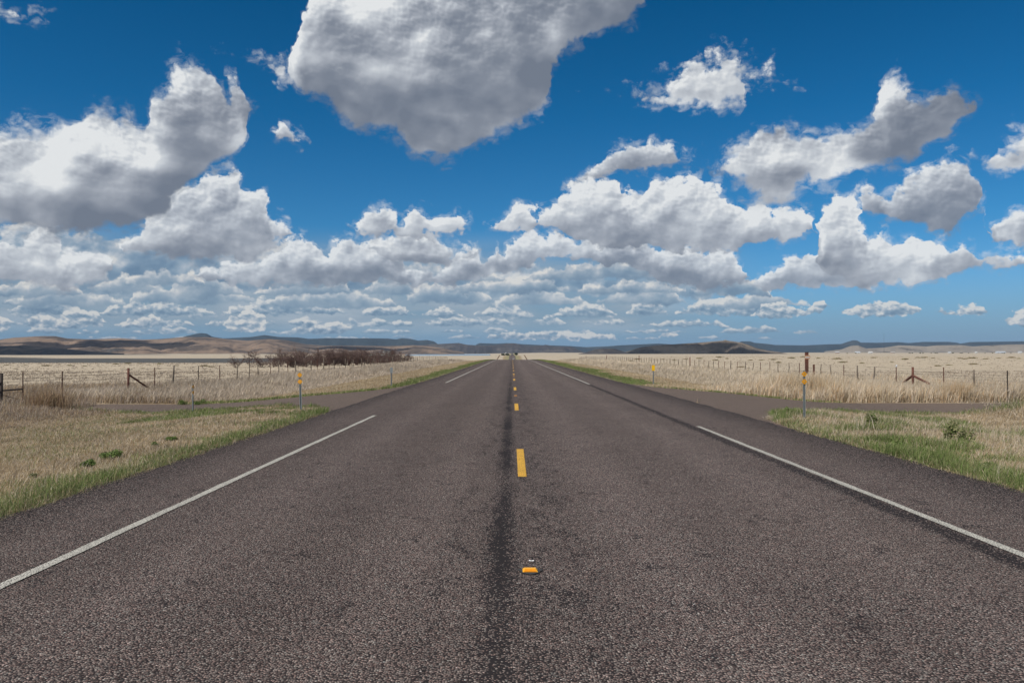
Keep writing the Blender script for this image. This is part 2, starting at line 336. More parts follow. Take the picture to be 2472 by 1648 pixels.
def np_mesh(name, verts, faces, mats, smooth=False, tone=None, mat_index=None):
    """faces: int array (n,4); a triangle repeats nothing but uses -1 in the last column"""
    verts = np.asarray(verts, np.float32); faces = np.asarray(faces, np.int32)
    me = bpy.data.meshes.new(name)
    if faces.shape[1] == 3: faces = np.hstack([faces, -np.ones((len(faces), 1), np.int32)])
    tri = faces[:, 3] < 0
    tot = np.where(tri, 3, 4).astype(np.int32)
    start = np.concatenate([[0], np.cumsum(tot)[:-1]]).astype(np.int32)
    loops = faces.reshape(-1); loops = loops[loops >= 0]
    me.vertices.add(len(verts)); me.vertices.foreach_set('co', verts.reshape(-1))
    me.loops.add(len(loops)); me.loops.foreach_set('vertex_index', loops)
    me.polygons.add(len(faces)); me.polygons.foreach_set('loop_start', start)
    try: me.polygons.foreach_set('loop_total', tot)
    except Exception: pass
    if mat_index is not None: me.polygons.foreach_set('material_index', np.asarray(mat_index, np.int32))
    me.polygons.foreach_set('use_smooth', np.full(len(faces), smooth, bool))
    if tone is not None:
        a = me.color_attributes.new('tone', 'FLOAT_COLOR', 'POINT')
        t = np.ones((len(verts), 4), np.float32); t[:, :3] = tone
        a.data.foreach_set('color', t.reshape(-1))
    me.update(calc_edges=True)
    for m in (mats if isinstance(mats, (list, tuple)) else [mats]): me.materials.append(m)
    return me

def link(name, me, parent=None, loc=None, rot=None, **props):
    o = bpy.data.objects.new(name, me); scene.collection.objects.link(o)
    if parent is not None: o.parent = parent
    if loc is not None: o.location = loc
    if rot is not None: o.rotation_euler = rot
    for k, v in props.items(): o[k] = v
    return o
def empty(name, loc, rz=0.0, **props):
    o = link(name, None, None, loc, (0, 0, rz), **props); o.empty_display_size = 0.2
    return o
def copy_tree(o, parent=None):
    c = o.copy(); scene.collection.objects.link(c); c.parent = parent
    for ch in o.children: copy_tree(ch, c)
    return c

class MB:
    """collects boxes and tapered tubes as one mesh"""
    def __init__(s): s.v = []; s.f = []
    def box(s, c, d, rz=0.0, tilt=None):
        x, y, z = d[0] / 2, d[1] / 2, d[2] / 2
        p = np.array([(-x, -y, -z), (x, -y, -z), (x, y, -z), (-x, y, -z), (-x, -y, z), (x, -y, z), (x, y, z), (-x, y, z)])
        if tilt is not None: p = p @ np.array(tilt).T
        if rz: p = p @ np.array([[math.cos(rz), math.sin(rz), 0], [-math.sin(rz), math.cos(rz), 0], [0, 0, 1]])
        b = sum(len(q) for q in s.v); s.v.append(p + np.array(c))
        s.f += [(b, b + 3, b + 2, b + 1), (b + 4, b + 5, b + 6, b + 7), (b, b + 1, b + 5, b + 4), (b + 1, b + 2, b + 6, b + 5), (b + 2, b + 3, b + 7, b + 6), (b + 3, b, b + 4, b + 7)]
        return s
    def tube(s, pts, radii, n=8, cap=True):
        pts = [np.array(p, float) for p in pts]
        if not isinstance(radii, (list, tuple, np.ndarray)): radii = [radii] * len(pts)
        b = sum(len(q) for q in s.v); rings = []
        for i, p in enumerate(pts):
            d = pts[min(i + 1, len(pts) - 1)] - pts[max(i - 1, 0)]; d /= np.linalg.norm(d) + 1e-9
            up = np.array([0, 0, 1.0]) if abs(d[2]) < 0.9 else np.array([1.0, 0, 0])
            a = np.cross(d, up); a /= np.linalg.norm(a); c = np.cross(d, a)
            for k in range(n):
                t = 2 * math.pi * k / n
                rings.append(p + radii[i] * (math.cos(t) * a + math.sin(t) * c))
        s.v.append(np.array(rings))
        for i in range(len(pts) - 1):
            for k in range(n):
                k2 = (k + 1) % n
                s.f.append((b + i * n + k, b + (i + 1) * n + k, b + (i + 1) * n + k2, b + i * n + k2))
        if cap:
            for base, p, fl in ((b, pts[0], 0), (b + (len(pts) - 1) * n, pts[-1], 1)):
                ci = sum(len(q) for q in s.v); s.v.append(np.array([p]))
                for k in range(n):
                    k2 = (k + 1) % n
                    s.f.append((ci, base + k, base + k2, -1) if not fl else (ci, base + k2, base + k, -1))
        return s
    def poly(s, pts, faces):
        b = sum(len(q) for q in s.v); s.v.append(np.array(pts, float))
        for f in faces: s.f.append(tuple(b + i for i in f) + ((-1,) if len(f) == 3 else ()))
        return s
    def mesh(s, name, mat, smooth=False): return np_mesh(name, np.vstack(s.v), np.array(s.f), mat, smooth)
    def build(s, name, mat, parent=None, loc=None, rot=None, smooth=False, **props):
        return link(name, s.mesh(name, mat, smooth), parent, loc, rot, **props)

def smooth01(t):
    t = np.clip(t, 0, 1); return t * t * (3 - 2 * t)
def vnoise(x, y, seed=0):
    x = np.asarray(x, float); y = np.asarray(y, float)
    xi = np.floor(x).astype(np.int64); yi = np.floor(y).astype(np.int64); fx = smooth01(x - xi); fy = smooth01(y - yi)
    def h(a, b):
        n = (a * 374761393 + b * 668265263 + seed * 1442695041) & 0xffffffff
        n = ((n ^ (n >> 13)) * 1274126177) & 0xffffffff
        return ((n ^ (n >> 16)) & 0xffff) / 65535.0
    return (h(xi, yi) * (1 - fx) + h(xi + 1, yi) * fx) * (1 - fy) + (h(xi, yi + 1) * (1 - fx) + h(xi + 1, yi + 1) * fx) * fy
def fbm(x, y, seed=0, o=4):
    r = 0; a = 0.5
    for i in range(o):
        r = r + a * vnoise(x * 2 ** i, y * 2 ** i, seed + i * 17); a *= 0.5
    return r / (1 - 0.5 ** o)

# ================================================================ lie of the land (X right, D = Y ahead)
XC = 0.45                       # middle of the asphalt
XL, XR = -4.88, 5.80            # asphalt edges of the highway
FD = np.array([950, 1300, 1600, 2000, 3000, 4500, 8000, 14000.])
FU = np.array([-0.30, -0.15, -0.135, -0.03, 0.03, 0.08, 0.2])
FZ = np.array([[-12.5, -11.5, -10.6, -9.3, -6.5, -3, 0, 5],
               [-11.5, -8.6, -5.2, -9.5, -10, -9, -2, 5],
               [-11.5, -9.0, -4.8, -9.5, -10, -9, -2, 5],
               [-11.7, -9.6, -4.0, -9.5, -10, -9, -2, 5],
               [-11.7, -9.7, -3.7, -6.0, -5.0, -0.8, 4, 6],
               [-10.5, -8.8, -4.0, -5.2, -4.2, -1.2, 3, 6],
               [-7.6, -6.6, -5.6, -4.8, -3.3, -1.2, 2, 5]])
def base_z(X, D):
    X = np.asarray(X, float); D = np.asarray(D, float); X, D = np.broadcast_arrays(X, D)
    u = np.sign(X) * np.maximum(0, np.abs(X) - 25) / np.maximum(D, 30)
    Dc = np.interp(u, [-0.15, -0.03, 0.03, 0.15], [130, 150, 150, 350]); Rr = np.interp(u, [-0.15, -0.03, 0.03, 0.15], [5300, 9640, 9640, 14400])
    zn = np.maximum(-np.maximum(D - Dc, 0) ** 2 / (2 * Rr), -14.0)
    ld = np.interp(D, FD, np.arange(len(FD))); i0 = np.clip(np.floor(ld).astype(int), 0, len(FD) - 2); fd = smooth01(ld - i0) * 0.5 + (ld - i0) * 0.5
    lu = np.interp(u, FU, np.arange(len(FU))); j0 = np.clip(np.floor(lu).astype(int), 0, len(FU) - 2); fu = lu - j0
    zf = (FZ[j0, i0] * (1 - fd) + FZ[j0, i0 + 1] * fd) * (1 - fu) + (FZ[j0 + 1, i0] * (1 - fd) + FZ[j0 + 1, i0 + 1] * fd) * fu
    w = smooth01((D - 450) / 500)
    z = zn * (1 - w) + zf * w
    return z
def ditch(X, D):
    return -0.40 * smooth01((np.abs(X - XC) - 6.3) / 6.5) * (1 - smooth01((D - 250) / 200))
def bump(X, D):
    m = smooth01((np.abs(X - XC) - 7) / 6) * np.where((D > 21) & (D < 38), 0.0, 1.0) * (1 - smooth01((D - 300) / 200))
    return m * ((fbm(X * 0.35, D * 0.35, 3) - 0.5) * 0.12)
def zg(X, D):
    return base_z(X, D) + ditch(X, D) + bump(X, D)
def zg1(x, d): return float(zg(np.array([x]), np.array([d]))[0])
def at(px, D):
    """X of the photograph column px at depth D"""
    return (px - 1236.0) / F * D

nearL = ([-60, -15, -10, -7, -5.6, -5.15, -4.88], [29.6, 28.9, 26.4, 25, 24.2, 23.6, 22.3])
farL = ([-60, -12, -8, -6.9, -6, -5.3, -4.88], [33, 32.2, 32, 32.5, 34.5, 37.5, 43])
nearR = ([5.8, 6.03, 6.6, 7.1, 9, 11.3, 14, 60], [17.5, 19.6, 21.5, 22.6, 24.6, 26.3, 27.2, 27.2])
farR = ([5.8, 6.5, 7.7, 9.5, 12, 60], [43, 38.4, 35.5, 34.5, 33, 33])
def on_asphalt(X, D, pad=0.0):
    main = (X > XL - pad) & (X < XR + pad)
    sl = (X < XL) & (D > np.interp(X, *nearL) - pad) & (D < np.interp(X, *farL) + pad)
    sr = (X > XR) & (D > np.interp(X, *nearR) - pad) & (D < np.interp(X, *farR) + pad)
    return main | sl | sr

rows = np.concatenate([np.arange(-60, 0, 4.0), np.arange(0, 46, 0.5), 46 * 1.03 ** np.arange(0, 194)])
rows = rows[rows < 14000]
fixed = np.concatenate([np.arange(-20, 20.01, 0.5)])
outs = (np.arange(1, 91) / 90.0) ** 2.0
V = []
for d in rows:
    W = max(400.0, d * 2.2)
    xs = np.concatenate([-(20 + outs[::-1] * (W - 20)), fixed, 20 + outs * (W - 20)])
    z = zg(xs, np.full_like(xs, d)) - 0.06 * (np.abs(xs - XC) < 5.1)
    V.append(np.stack([xs, np.full_like(xs, d), z], 1))
nc = len(V[0]); nr = len(V)
idx = np.arange(nr * nc).reshape(nr, nc)
Fq = np.stack([idx[:-1, :-1], idx[:-1, 1:], idx[1:, 1:], idx[1:, :-1]], -1).reshape(-1, 4)

# ---- ground material
m_ground, gg, b = new_mat('dry_grassland', 0.95)
geo = gg.n.new('ShaderNodeNewGeometry').outputs['Position']
X_, Y_, Z_ = gg.sep(geo)
ax = gg.m('ABSOLUTE', gg.m('SUBTRACT', X_, XC))
n_big = gg.noise(gg.v('MULTIPLY', geo, (0.02, 0.008, 0)), 1.0, 5.0, 0.6)
n_mid = gg.noise(gg.v('MULTIPLY', geo, (0.30, 0.10, 0)), 1.0, 3.0, 0.5)
n_fine = gg.noise(geo, 9.0, 6.0, 0.7)
field = gg.mix(n_big, (0.43, 0.355, 0.255), (0.51, 0.43, 0.32))
field = gg.mix(gg.rng(n_mid, 0.50, 0.75, 0.0, 0.75), field, (0.33, 0.275, 0.20))
verge = gg.mix(gg.rng(n_mid, 0.3, 0.7), (0.36, 0.27, 0.15), (0.26, 0.19, 0.11))
near = gg.m('MULTIPLY', gg.rng(ax, 13.0, 18.0, smooth=True), gg.rng(Y_, 29.0, 36.0, smooth=True))
c = gg.mix(near, verge, field)
c = gg.mix(gg.m('MULTIPLY', gg.rng(n_fine, 0.35, 0.7, 0.0, 0.55), gg.rng(Y_, 120.0, 35.0, 0.2, 1.0)), c, (0.16, 0.12, 0.08))
wid = gg.m('MULTIPLY_ADD', n_mid, 1.8, 4.9)
green = gg.m('SUBTRACT', 1.0, gg.rng(gg.m('SUBTRACT', ax, wid), -0.3, 0.9, smooth=True))
c = gg.mix(gg.m('MULTIPLY', green, gg.rng(n_fine, 0.25, 0.55)), c, (0.13, 0.15, 0.055))
farv = gg.m('MULTIPLY', gg.m('SUBTRACT', 1.0, gg.rng(ax, 11.0, 13.0)), gg.rng(Y_, 700.0, 1000.0))
c = gg.mix(gg.m('MULTIPLY', farv, 0.6), c, (0.24, 0.235, 0.11))
# bare earth beside the asphalt
c = gg.mix(gg.m('MULTIPLY', gg.rng(ax, 5.7, 5.3), 0.6), c, (0.10, 0.075, 0.05))
gg.put(b.inputs['Base Color'], c)
bp = gg.n.new('ShaderNodeBump'); bp.inputs['Strength'].default_value = 0.6; bp.inputs['Distance'].default_value = 0.03
gg.put(bp.inputs['Height'], n_fine); gg.l.new(bp.outputs[0], b.inputs['Normal'])
link('ground', np_mesh('ground', np.vstack(V), Fq, m_ground, True), kind='structure')

# ---- asphalt material: chip seal, pale and pinkish chips in dark binder
def asphalt(name, highway=True):
    m, gg, b = new_mat(name, 0.95); b.inputs['Specular IOR Level'].default_value = 0.08
    geo = gg.n.new('ShaderNodeNewGeometry').outputs['Position']
    X_, Y_, Z_ = gg.sep(geo)
    vn = gg.n.new('ShaderNodeTexVoronoi'); vn.voronoi_dimensions = '2D'; vn.feature = 'F1'
    gg.put(vn.inputs['Vector'], geo); vn.inputs['Scale'].default_value = 80.0
    dist, vcol = vn.outputs['Distance'], vn.outputs['Color']
    r_, g_, b_ = gg.sep(vcol)
    chip = gg.ramp(r_, [(0.0, (0.030, 0.025, 0.024)), (0.22, (0.085, 0.070, 0.065)), (0.55, (0.145, 0.121, 0.113)), (0.84, (0.215, 0.185, 0.170)), (0.98, (0.29, 0.26, 0.235)), (1.0, (0.50, 0.46, 0.43))])
    chip = gg.mix(gg.rng(g_, 0.45, 0.9, 0.0, 0.55), chip, gg.mix(1.0, chip, (1.20, 0.88, 0.84), 'MULTIPLY'))
    chip = gg.mix(gg.rng(b_, 0.7, 0.95, 0.0, 0.6), chip, gg.mix(1.0, chip, (0.85, 1.08, 1.12), 'MULTIPLY'))
    wear = gg.noise(gg.v('MULTIPLY', geo, (1.0, 0.45, 0)), 1.1, 6.0, 0.62)
    patch = gg.noise(gg.v('MULTIPLY', geo, (3.2, 2.2, 0)), 1.0, 7.0, 0.72)
    lost = gg.rng(patch, 0.42, 0.28, 0.03, 0.60)                # share of chips gone
    rnd = gg.m('FRACT', gg.m('ADD', gg.m('MULTIPLY', r_, 7.31), gg.m('MULTIPLY', g_, 3.77)))
    if highway:
        # strip of bare binder left of the centre line, ragged along its length
        lw = gg.noise(gg.xyz(gg.m('MULTIPLY', X_, 5.0), gg.m('MULTIPLY', Y_, 1.4)), 1.0, 6.0, 0.75)
        xs = gg.m('ADD', X_, gg.m('MULTIPLY', gg.m('SUBTRACT', gg.noise(gg.xyz(0.0, Y_), 0.35, 2.0), 0.5), 0.06))
        d0 = gg.m('ABSOLUTE', gg.m('ADD', xs, 0.082))
        strip = gg.rng(gg.m('MULTIPLY_ADD', gg.m('SUBTRACT', lw, 0.5), 0.30, d0), 0.17, 0.035)
        fade = gg.m('MULTIPLY', gg.rng(Y_, 60.0, 20.0, 0.45, 1.0), gg.rng(gg.noise(gg.xyz(0.0, Y_, 5.0), 0.35, 3.0), 0.32, 0.55, 0.42, 0.98))
        strip = gg.m('MULTIPLY', strip, fade)
        # rough raveled patches right of the centre line and a tar line inside the right edge line
        rav = gg.m('MULTIPLY', gg.m('MULTIPLY', gg.rng(gg.m('ABSOLUTE', gg.m('SUBTRACT', X_, 0.32)), 0.42, 0.12), gg.rng(lw, 0.47, 0.62)), 0.55)
        ravl = gg.m('MULTIPLY', gg.m('MULTIPLY', gg.rng(gg.m('ABSOLUTE', gg.m('ADD', X_, 0.33)), 0.35, 0.10), gg.rng(lw, 0.50, 0.62)), 0.5)
        tar = gg.m('MULTIPLY', gg.rng(gg.m('MULTIPLY_ADD', gg.m('SUBTRACT', lw, 0.5), 0.25, gg.m('ABSOLUTE', gg.m('SUBTRACT', X_, 3.80))), 0.16, 0.05), 0.80)
        tar = gg.m('MULTIPLY', tar, gg.rng(Y_, 70.0, 40.0, 0.3, 1.0))
        bare = gg.m('MAXIMUM', gg.m('MAXIMUM', strip, rav), gg.m('MAXIMUM', tar, ravl))
        sh = gg.m('MAXIMUM', gg.rng(X_, 4.55, 5.7, 0.0, 0.62), gg.rng(X_, -4.0, -4.8, 0.0, 0.55))
        bare = gg.m('MAXIMUM', bare, sh)
        lost = gg.m('MAXIMUM', lost, bare)
    cover = gg.rng(gg.m('SUBTRACT', rnd, gg.m('MULTIPLY', lost, 0.97)), -0.02, 0.02)
    gap = gg.rng(dist, 0.60, 0.36)
    k = gg.m('MULTIPLY', cover, gap)
    c = gg.mix(k, (0.020, 0.018, 0.019), chip)
    # lighter polished wheel tracks, broad stains
    if highway:
        trk = gg.m('MINIMUM', gg.m('ABSOLUTE', gg.m('SUBTRACT', gg.m('ABSOLUTE', gg.m('SUBTRACT', X_, 2.0)), 0.85)), gg.m('ABSOLUTE', gg.m('SUBTRACT', gg.m('ABSOLUTE', gg.m('ADD', X_, 1.65)), 0.85)))
        tone = gg.rng(trk, 0.5, 0.1, 0.96, 1.10)
    else: tone = 0.98
    tone = gg.m('MULTIPLY', gg.rng(wear, 0.3, 0.7, 0.93, 1.08), tone)
    side = gg.rng(X_, -0.3, 0.6, 0.97, 1.05)
    tone = gg.m('MULTIPLY', gg.m('MULTIPLY', tone, side), 1.25 if highway else 1.2)
    c = gg.mix(1.0, c, gg.xyz(gg.m('MULTIPLY', tone, 1.045), tone, gg.m('MULTIPLY', tone, 0.975)), 'MULTIPLY')
    dust = gg.rng(gg.noise(gg.v('MULTIPLY', geo, (0.25, 0.12, 0)), 1.0, 4.0, 0.6), 0.45, 0.75, 0.0 if highway else 0.40, 0.16 if highway else 0.6)
    if not highway: dust = gg.m('MAXIMUM', dust, gg.rng(gg.m('ABSOLUTE', X_), 8.5, 17.0, 0.0, 0.75, smooth=True))
    c = gg.mix(gg.m('MULTIPLY', dust, k if highway else 1.0), c, (0.19, 0.145, 0.115))
    gg.put(b.inputs['Base Color'], c)
    hgt = gg.m('MULTIPLY', gg.rng(dist, 0.6, 0.1), k)
    bp = gg.n.new('ShaderNodeBump'); bp.inputs['Strength'].default_value = 0.8; bp.inputs['Distance'].default_value = 0.006
    gg.put(bp.inputs['Height'], hgt); gg.l.new(bp.outputs[0], b.inputs['Normal'])
    return m
m_road = asphalt('chip_seal_highway'); m_side = asphalt('chip_seal_side_road', False)

def sheet(name, dlist, xa, xb, ncol, lift, mat, jitter=0.0, zf=None, **props):
    """strip along the highway between xa(d) and xb(d)"""
    dl = np.asarray(dlist, float); t = np.linspace(0, 1, ncol)
    a = np.array([xa(d) if callable(xa) else xa for d in dl]); bb = np.array([xb(d) if callable(xb) else xb for d in dl])
    if jitter:
        a = a + (fbm(dl * 1.7, dl * 0, 5) - 0.5) * jitter; bb = bb + (fbm(dl * 1.9, dl * 0, 9) - 0.5) * jitter
    Xs = a[:, None] * (1 - t) + bb[:, None] * t; Ds = np.repeat(dl[:, None], ncol, 1)
    Z = (base_z(Xs, Ds) if zf is None else zf(Xs, Ds)) + lift
    vv = np.stack([Xs, Ds, Z], -1).reshape(-1, 3); ii = np.arange(len(dl) * ncol).reshape(len(dl), ncol)
    ff = np.stack([ii[:-1, :-1], ii[:-1, 1:], ii[1:, 1:], ii[1:, :-1]], -1).reshape(-1, 4)
    return link(name, np_mesh(name, vv, ff, mat, True), **props)
# fine rows near the camera for a ragged asphalt edge; every ground row is kept so that the sheets never cross
rr = np.unique(np.concatenate([rows[rows < 5200], np.arange(3, 46, 0.1)]))
sheet('highway', rr, XL, XR, 12, 0.030, m_road, 0.16, kind='structure')
def side_road(name, near, far, x0, x1):
    xs = np.concatenate([np.linspace(x0, x0 + np.sign(x1 - x0) * 4, 60), np.linspace(x0 + np.sign(x1 - x0) * 4.2, x1, 60)])
    t = np.linspace(0, 1, 40)
    a = np.interp(xs, *near) + (fbm(xs * 1.6, xs * 0, 31) - 0.5) * 0.45; bb = np.interp(xs, *far) + (fbm(xs * 1.3, xs * 0, 37) - 0.5) * 0.5
    Xs = np.repeat(xs[:, None], len(t), 1); Ds = a[:, None] * (1 - t) + bb[:, None] * t
    Z = base_z(Xs, Ds) + ditch(Xs, Ds) + 0.024
    vv = np.stack([Xs, Ds, Z], -1).reshape(-1, 3); ii = np.arange(len(xs) * len(t)).reshape(len(xs), len(t))
    ff = np.stack([ii[:-1, :-1], ii[1:, :-1], ii[1:, 1:], ii[:-1, 1:]], -1).reshape(-1, 4)
    if x1 < x0: ff = ff[:, ::-1]
    link(name, np_mesh(name, vv, ff, m_side, True), kind='structure')
side_road('side_road', nearL, farL, -4.6, -21.0)
side_road('side_road', nearR, farR, 5.5, 60.0)

# ---- painted markings, worn so that chips show through
def paint_mat(name, col, worn):
    m, gg, b = new_mat(name, 0.7)
    geo = gg.n.new('ShaderNodeNewGeometry').outputs['Position']
    d = gg.vor(geo, 80.0); n = gg.noise(geo, 24.0, 5.0, 0.7)
    c = gg.mix(gg.rng(gg.noise(geo, 3.0, 4.0, 0.6), 0.3, 0.7), col, tuple(x * 0.82 for x in col))
    hole = gg.m('MULTIPLY', gg.rng(gg.m('ADD', d, gg.m('MULTIPLY', n, 0.5)), worn, worn + 0.12), 0.85)
    gg.put(b.inputs['Base Color'], gg.mix(hole, c, (0.06, 0.052, 0.05)))
    bp = gg.n.new('ShaderNodeBump'); bp.inputs['Strength'].default_value = 0.7; bp.inputs['Distance'].default_value = 0.005; bp.invert = True
    gg.put(bp.inputs['Height'], d); gg.l.new(bp.outputs[0], b.inputs['Normal'])
    return m
m_white = paint_mat('worn_white_paint', (0.60, 0.575, 0.50), 0.66); m_yellow = paint_mat('worn_yellow_paint', (0.72, 0.40, 0.045), 0.82)
def line(name, x, d0, d1, w, mat, jit=0.02):
    dl = np.unique(np.concatenate([[d0, d1], rr[(rr > d0) & (rr < d1)], np.arange(max(d0, 3), min(d1, 30), 0.04)]))
    sheet(name, dl, x - w / 2, x + w / 2, 2, 0.036, mat, jit, kind='structure')
line('edge_line', -3.43, -40, 21.0, 0.092, m_white); line('edge_line', 3.96, -40, 17.9, 0.092, m_white)
line('edge_line', -3.45, 43.8, 1650, 0.11, m_white); line('edge_line', 3.84, 41.6, 1650, 0.11, m_white)
for k in range(-2, 24):
    d0 = 10.63 + 12.19 * k
    line('centre_dash', 0.13, d0, d0 + 3.05, 0.11, m_yellow, 0.006)

# ================================================================ hills and mesas
def hill_mat(name, grass, dark, rock, cover, scale=1.0, bare=0.5):
    m, gg, b = new_mat(name, 0.95)
    geo_n = gg.n.new('ShaderNodeNewGeometry'); geo = geo_n.outputs['Position']
    q = gg.v('MULTIPLY', geo, (0.004 * scale, 0.004 * scale, 0.010 * scale))
    big = gg.noise(q, 1.0, 7.0, 0.62, dims='3D')
    spots = gg.noise(gg.v('MULTIPLY', geo, (0.05 * scale, 0.02 * scale, 0.07 * scale)), 1.0, 5.0, 0.7, dims='3D')
    c = gg.mix(gg.rng(big, 0.35, 0.65), grass, tuple(x * 0.72 for x in grass))
    c = gg.mix(gg.m('MULTIPLY', gg.rng(big, 0.60 - cover * 0.35, 0.68 - cover * 0.25), gg.rng(spots, 0.3, 0.55, 0.45, 1.0)), c, dark)
    c = gg.mix(gg.rng(spots, 0.60, 0.68), c, dark)
    dots = gg.vor(gg.v('MULTIPLY', geo, (0.030 * scale, 0.012 * scale, 0.030 * scale)), 1.0, dims='3D')
    c = gg.mix(gg.m('MULTIPLY', gg.rng(dots, 0.22, 0.12), gg.rng(big, 0.40, 0.55)), c, dark)
    slope = gg.sep(geo_n.outputs['Normal'])[2]
    c = gg.mix(gg.rng(slope, 0.80, 0.55), c, rock)
    gg.put(b.inputs['Base Color'], c)
    return m
def interp_profile(pts, cols):
    x, y = zip(*pts); return np.interp(cols, x, y)
def hill(name, pts, D, depth, mat, foot, crag=0.25, step=3.0, seed=1, nrow=26, flat=0.35, wob=200.0, rough=0.12):
    """range of hills whose skyline passes through pts (photo pixels) at distance D; flat = share of depth that is plateau"""
    cols = np.arange(pts[0][0], pts[-1][0] + 0.1, step)
    ytop = interp_profile(pts, cols); u = (cols - 1236.0) / F
    dd = D + (fbm(cols * 0.012, cols * 0, seed) - 0.5) * wob * 2
    ztop = EYE - (ytop - 851.0) / F * dd
    s = np.linspace(-1, 1, nrow)
    Vv = []
    for sj in s:
        d = dd + sj * depth * (0.8 + 0.5 * fbm(cols * 0.02, cols * 0 + 3, seed + 5))
        x = u * d
        g0 = base_z(x, d) - foot
        t = 1 - np.abs(sj)
        sh = smooth01(np.clip(t / (1 - flat), 0, 1)) if sj < 0 else smooth01(np.clip(t / (1 - flat), 0, 1))
        rn = fbm(x * 0.010 * 1000 / depth, d * 0.006 * 1000 / depth, seed + 9, 5)
        gully = np.abs(fbm(x * 0.03 * 1000 / depth, d * 0.004, seed + 2, 4) - 0.5) * 2
        k = sh * (1 - crag * (1 - sh) * (1.2 - gully) * 1.6)
        k = k + (rn - 0.5) * rough * 4 * sh * (1 - sh)
        top = ztop - (ztop - g0) * 0.04 * abs(sj) if flat > 0 else ztop
        Vv.append(np.stack([x, d, g0 + np.maximum(top - g0, 0) * np.clip(k, 0, 1.0)], 1))
    n = len(cols); ii = np.arange(nrow * n).reshape(nrow, n)
    ff = np.stack([ii[:-1, :-1], ii[:-1, 1:], ii[1:, 1:], ii[1:, :-1]], -1).reshape(-1, 4)
    return link(name, np_mesh(name, np.vstack(Vv), ff, mat, True), kind='structure')

mh_tan = hill_mat('brown_hill_grass', (0.25, 0.175, 0.12), (0.075, 0.058, 0.045), (0.11, 0.08, 0.06), 0.42)
mh_mesa = hill_mat('mesa_grass_and_rock', (0.26, 0.205, 0.15), (0.085, 0.07, 0.058), (0.10, 0.08, 0.065), 0.45)
mh_mid = hill_mat('scrubby_hills', (0.22, 0.175, 0.13), (0.055, 0.052, 0.050), (0.10, 0.085, 0.08), 0.62)
mh_rock = hill_mat('dark_rock_hills', (0.13, 0.115, 0.10), (0.048, 0.045, 0.048), (0.075, 0.066, 0.07), 0.9)
mh_far = hill_mat('shade_toned_far_ridge', (0.055, 0.062, 0.060), (0.022, 0.032, 0.034), (0.07, 0.068, 0.065), 0.9, 0.5)  # dark tone stands in for cloud shadow on the ridge
mh_pale = hill_mat('pale_grass_hills', (0.30, 0.255, 0.20), (0.10, 0.085, 0.07), (0.16, 0.12, 0.10), 0.15)

# far ridges, cloud shade put into their dark colour
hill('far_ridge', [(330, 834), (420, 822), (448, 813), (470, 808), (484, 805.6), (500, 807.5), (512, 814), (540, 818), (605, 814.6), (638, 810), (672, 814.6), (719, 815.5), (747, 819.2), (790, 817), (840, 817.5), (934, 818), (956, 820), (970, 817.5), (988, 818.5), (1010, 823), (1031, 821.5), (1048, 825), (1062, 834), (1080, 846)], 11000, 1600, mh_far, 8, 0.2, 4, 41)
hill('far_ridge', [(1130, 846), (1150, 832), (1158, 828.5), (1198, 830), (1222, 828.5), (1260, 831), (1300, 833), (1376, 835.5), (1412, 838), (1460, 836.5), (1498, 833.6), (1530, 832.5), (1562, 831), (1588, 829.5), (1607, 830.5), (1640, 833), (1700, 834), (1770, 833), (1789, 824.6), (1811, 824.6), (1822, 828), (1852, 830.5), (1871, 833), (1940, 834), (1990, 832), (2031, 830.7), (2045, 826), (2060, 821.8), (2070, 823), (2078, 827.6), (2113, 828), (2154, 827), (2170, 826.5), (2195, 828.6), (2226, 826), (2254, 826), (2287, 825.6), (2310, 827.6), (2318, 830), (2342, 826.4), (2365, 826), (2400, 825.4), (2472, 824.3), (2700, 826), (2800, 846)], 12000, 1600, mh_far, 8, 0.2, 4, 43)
# dark scrub and rock range in the middle
hill('scrub_hills', [(985, 846), (1000, 834), (1043, 831), (1079, 829.5), (1107, 828), (1126, 832), (1157, 834), (1190, 833.5), (1215, 831), (1234, 828.3), (1246, 829), (1258, 832), (1281, 835), (1310, 833.5), (1317, 832), (1328, 834), (1341, 836), (1377, 837), (1392, 842), (1412, 851)], 6800, 900, mh_rock, 12, 0.5, 2, 51, flat=0.25, rough=0.2)
# long brown hills on the left
hill('brown_hills', [(-420, 850), (-330, 826), (-200, 812), (-90, 822), (0, 819.5), (32, 815), (97, 811.2), (132, 811), (163, 817), (216, 819), (290, 816.4), (343, 820), (390, 818), (448, 813), (501, 813.7), (553, 819.5), (597, 822), (622, 820), (650, 818), (691, 821), (740, 831), (784, 834), (859, 834), (934, 835), (1000, 833), (1040, 836), (1080, 842), (1120, 850)], 5200, 1500, mh_tan, 6, 0.30, 4, 61, flat=0.0, nrow=80, rough=0.50)
hill('brown_hills', [(-300, 848), (-200, 838), (-60, 836), (0, 835), (60, 834), (120, 838), (170, 843), (240, 849), (300, 853)], 3300, 380, mh_mid, 4, 0.3, 3, 63, flat=0.1)
hill('brown_hills', [(180, 852), (220, 848), (262, 842), (285, 840), (310, 844), (350, 848), (420, 850)], 4300, 300, mh_mid, 4, 0.3, 3, 65, flat=0.0)
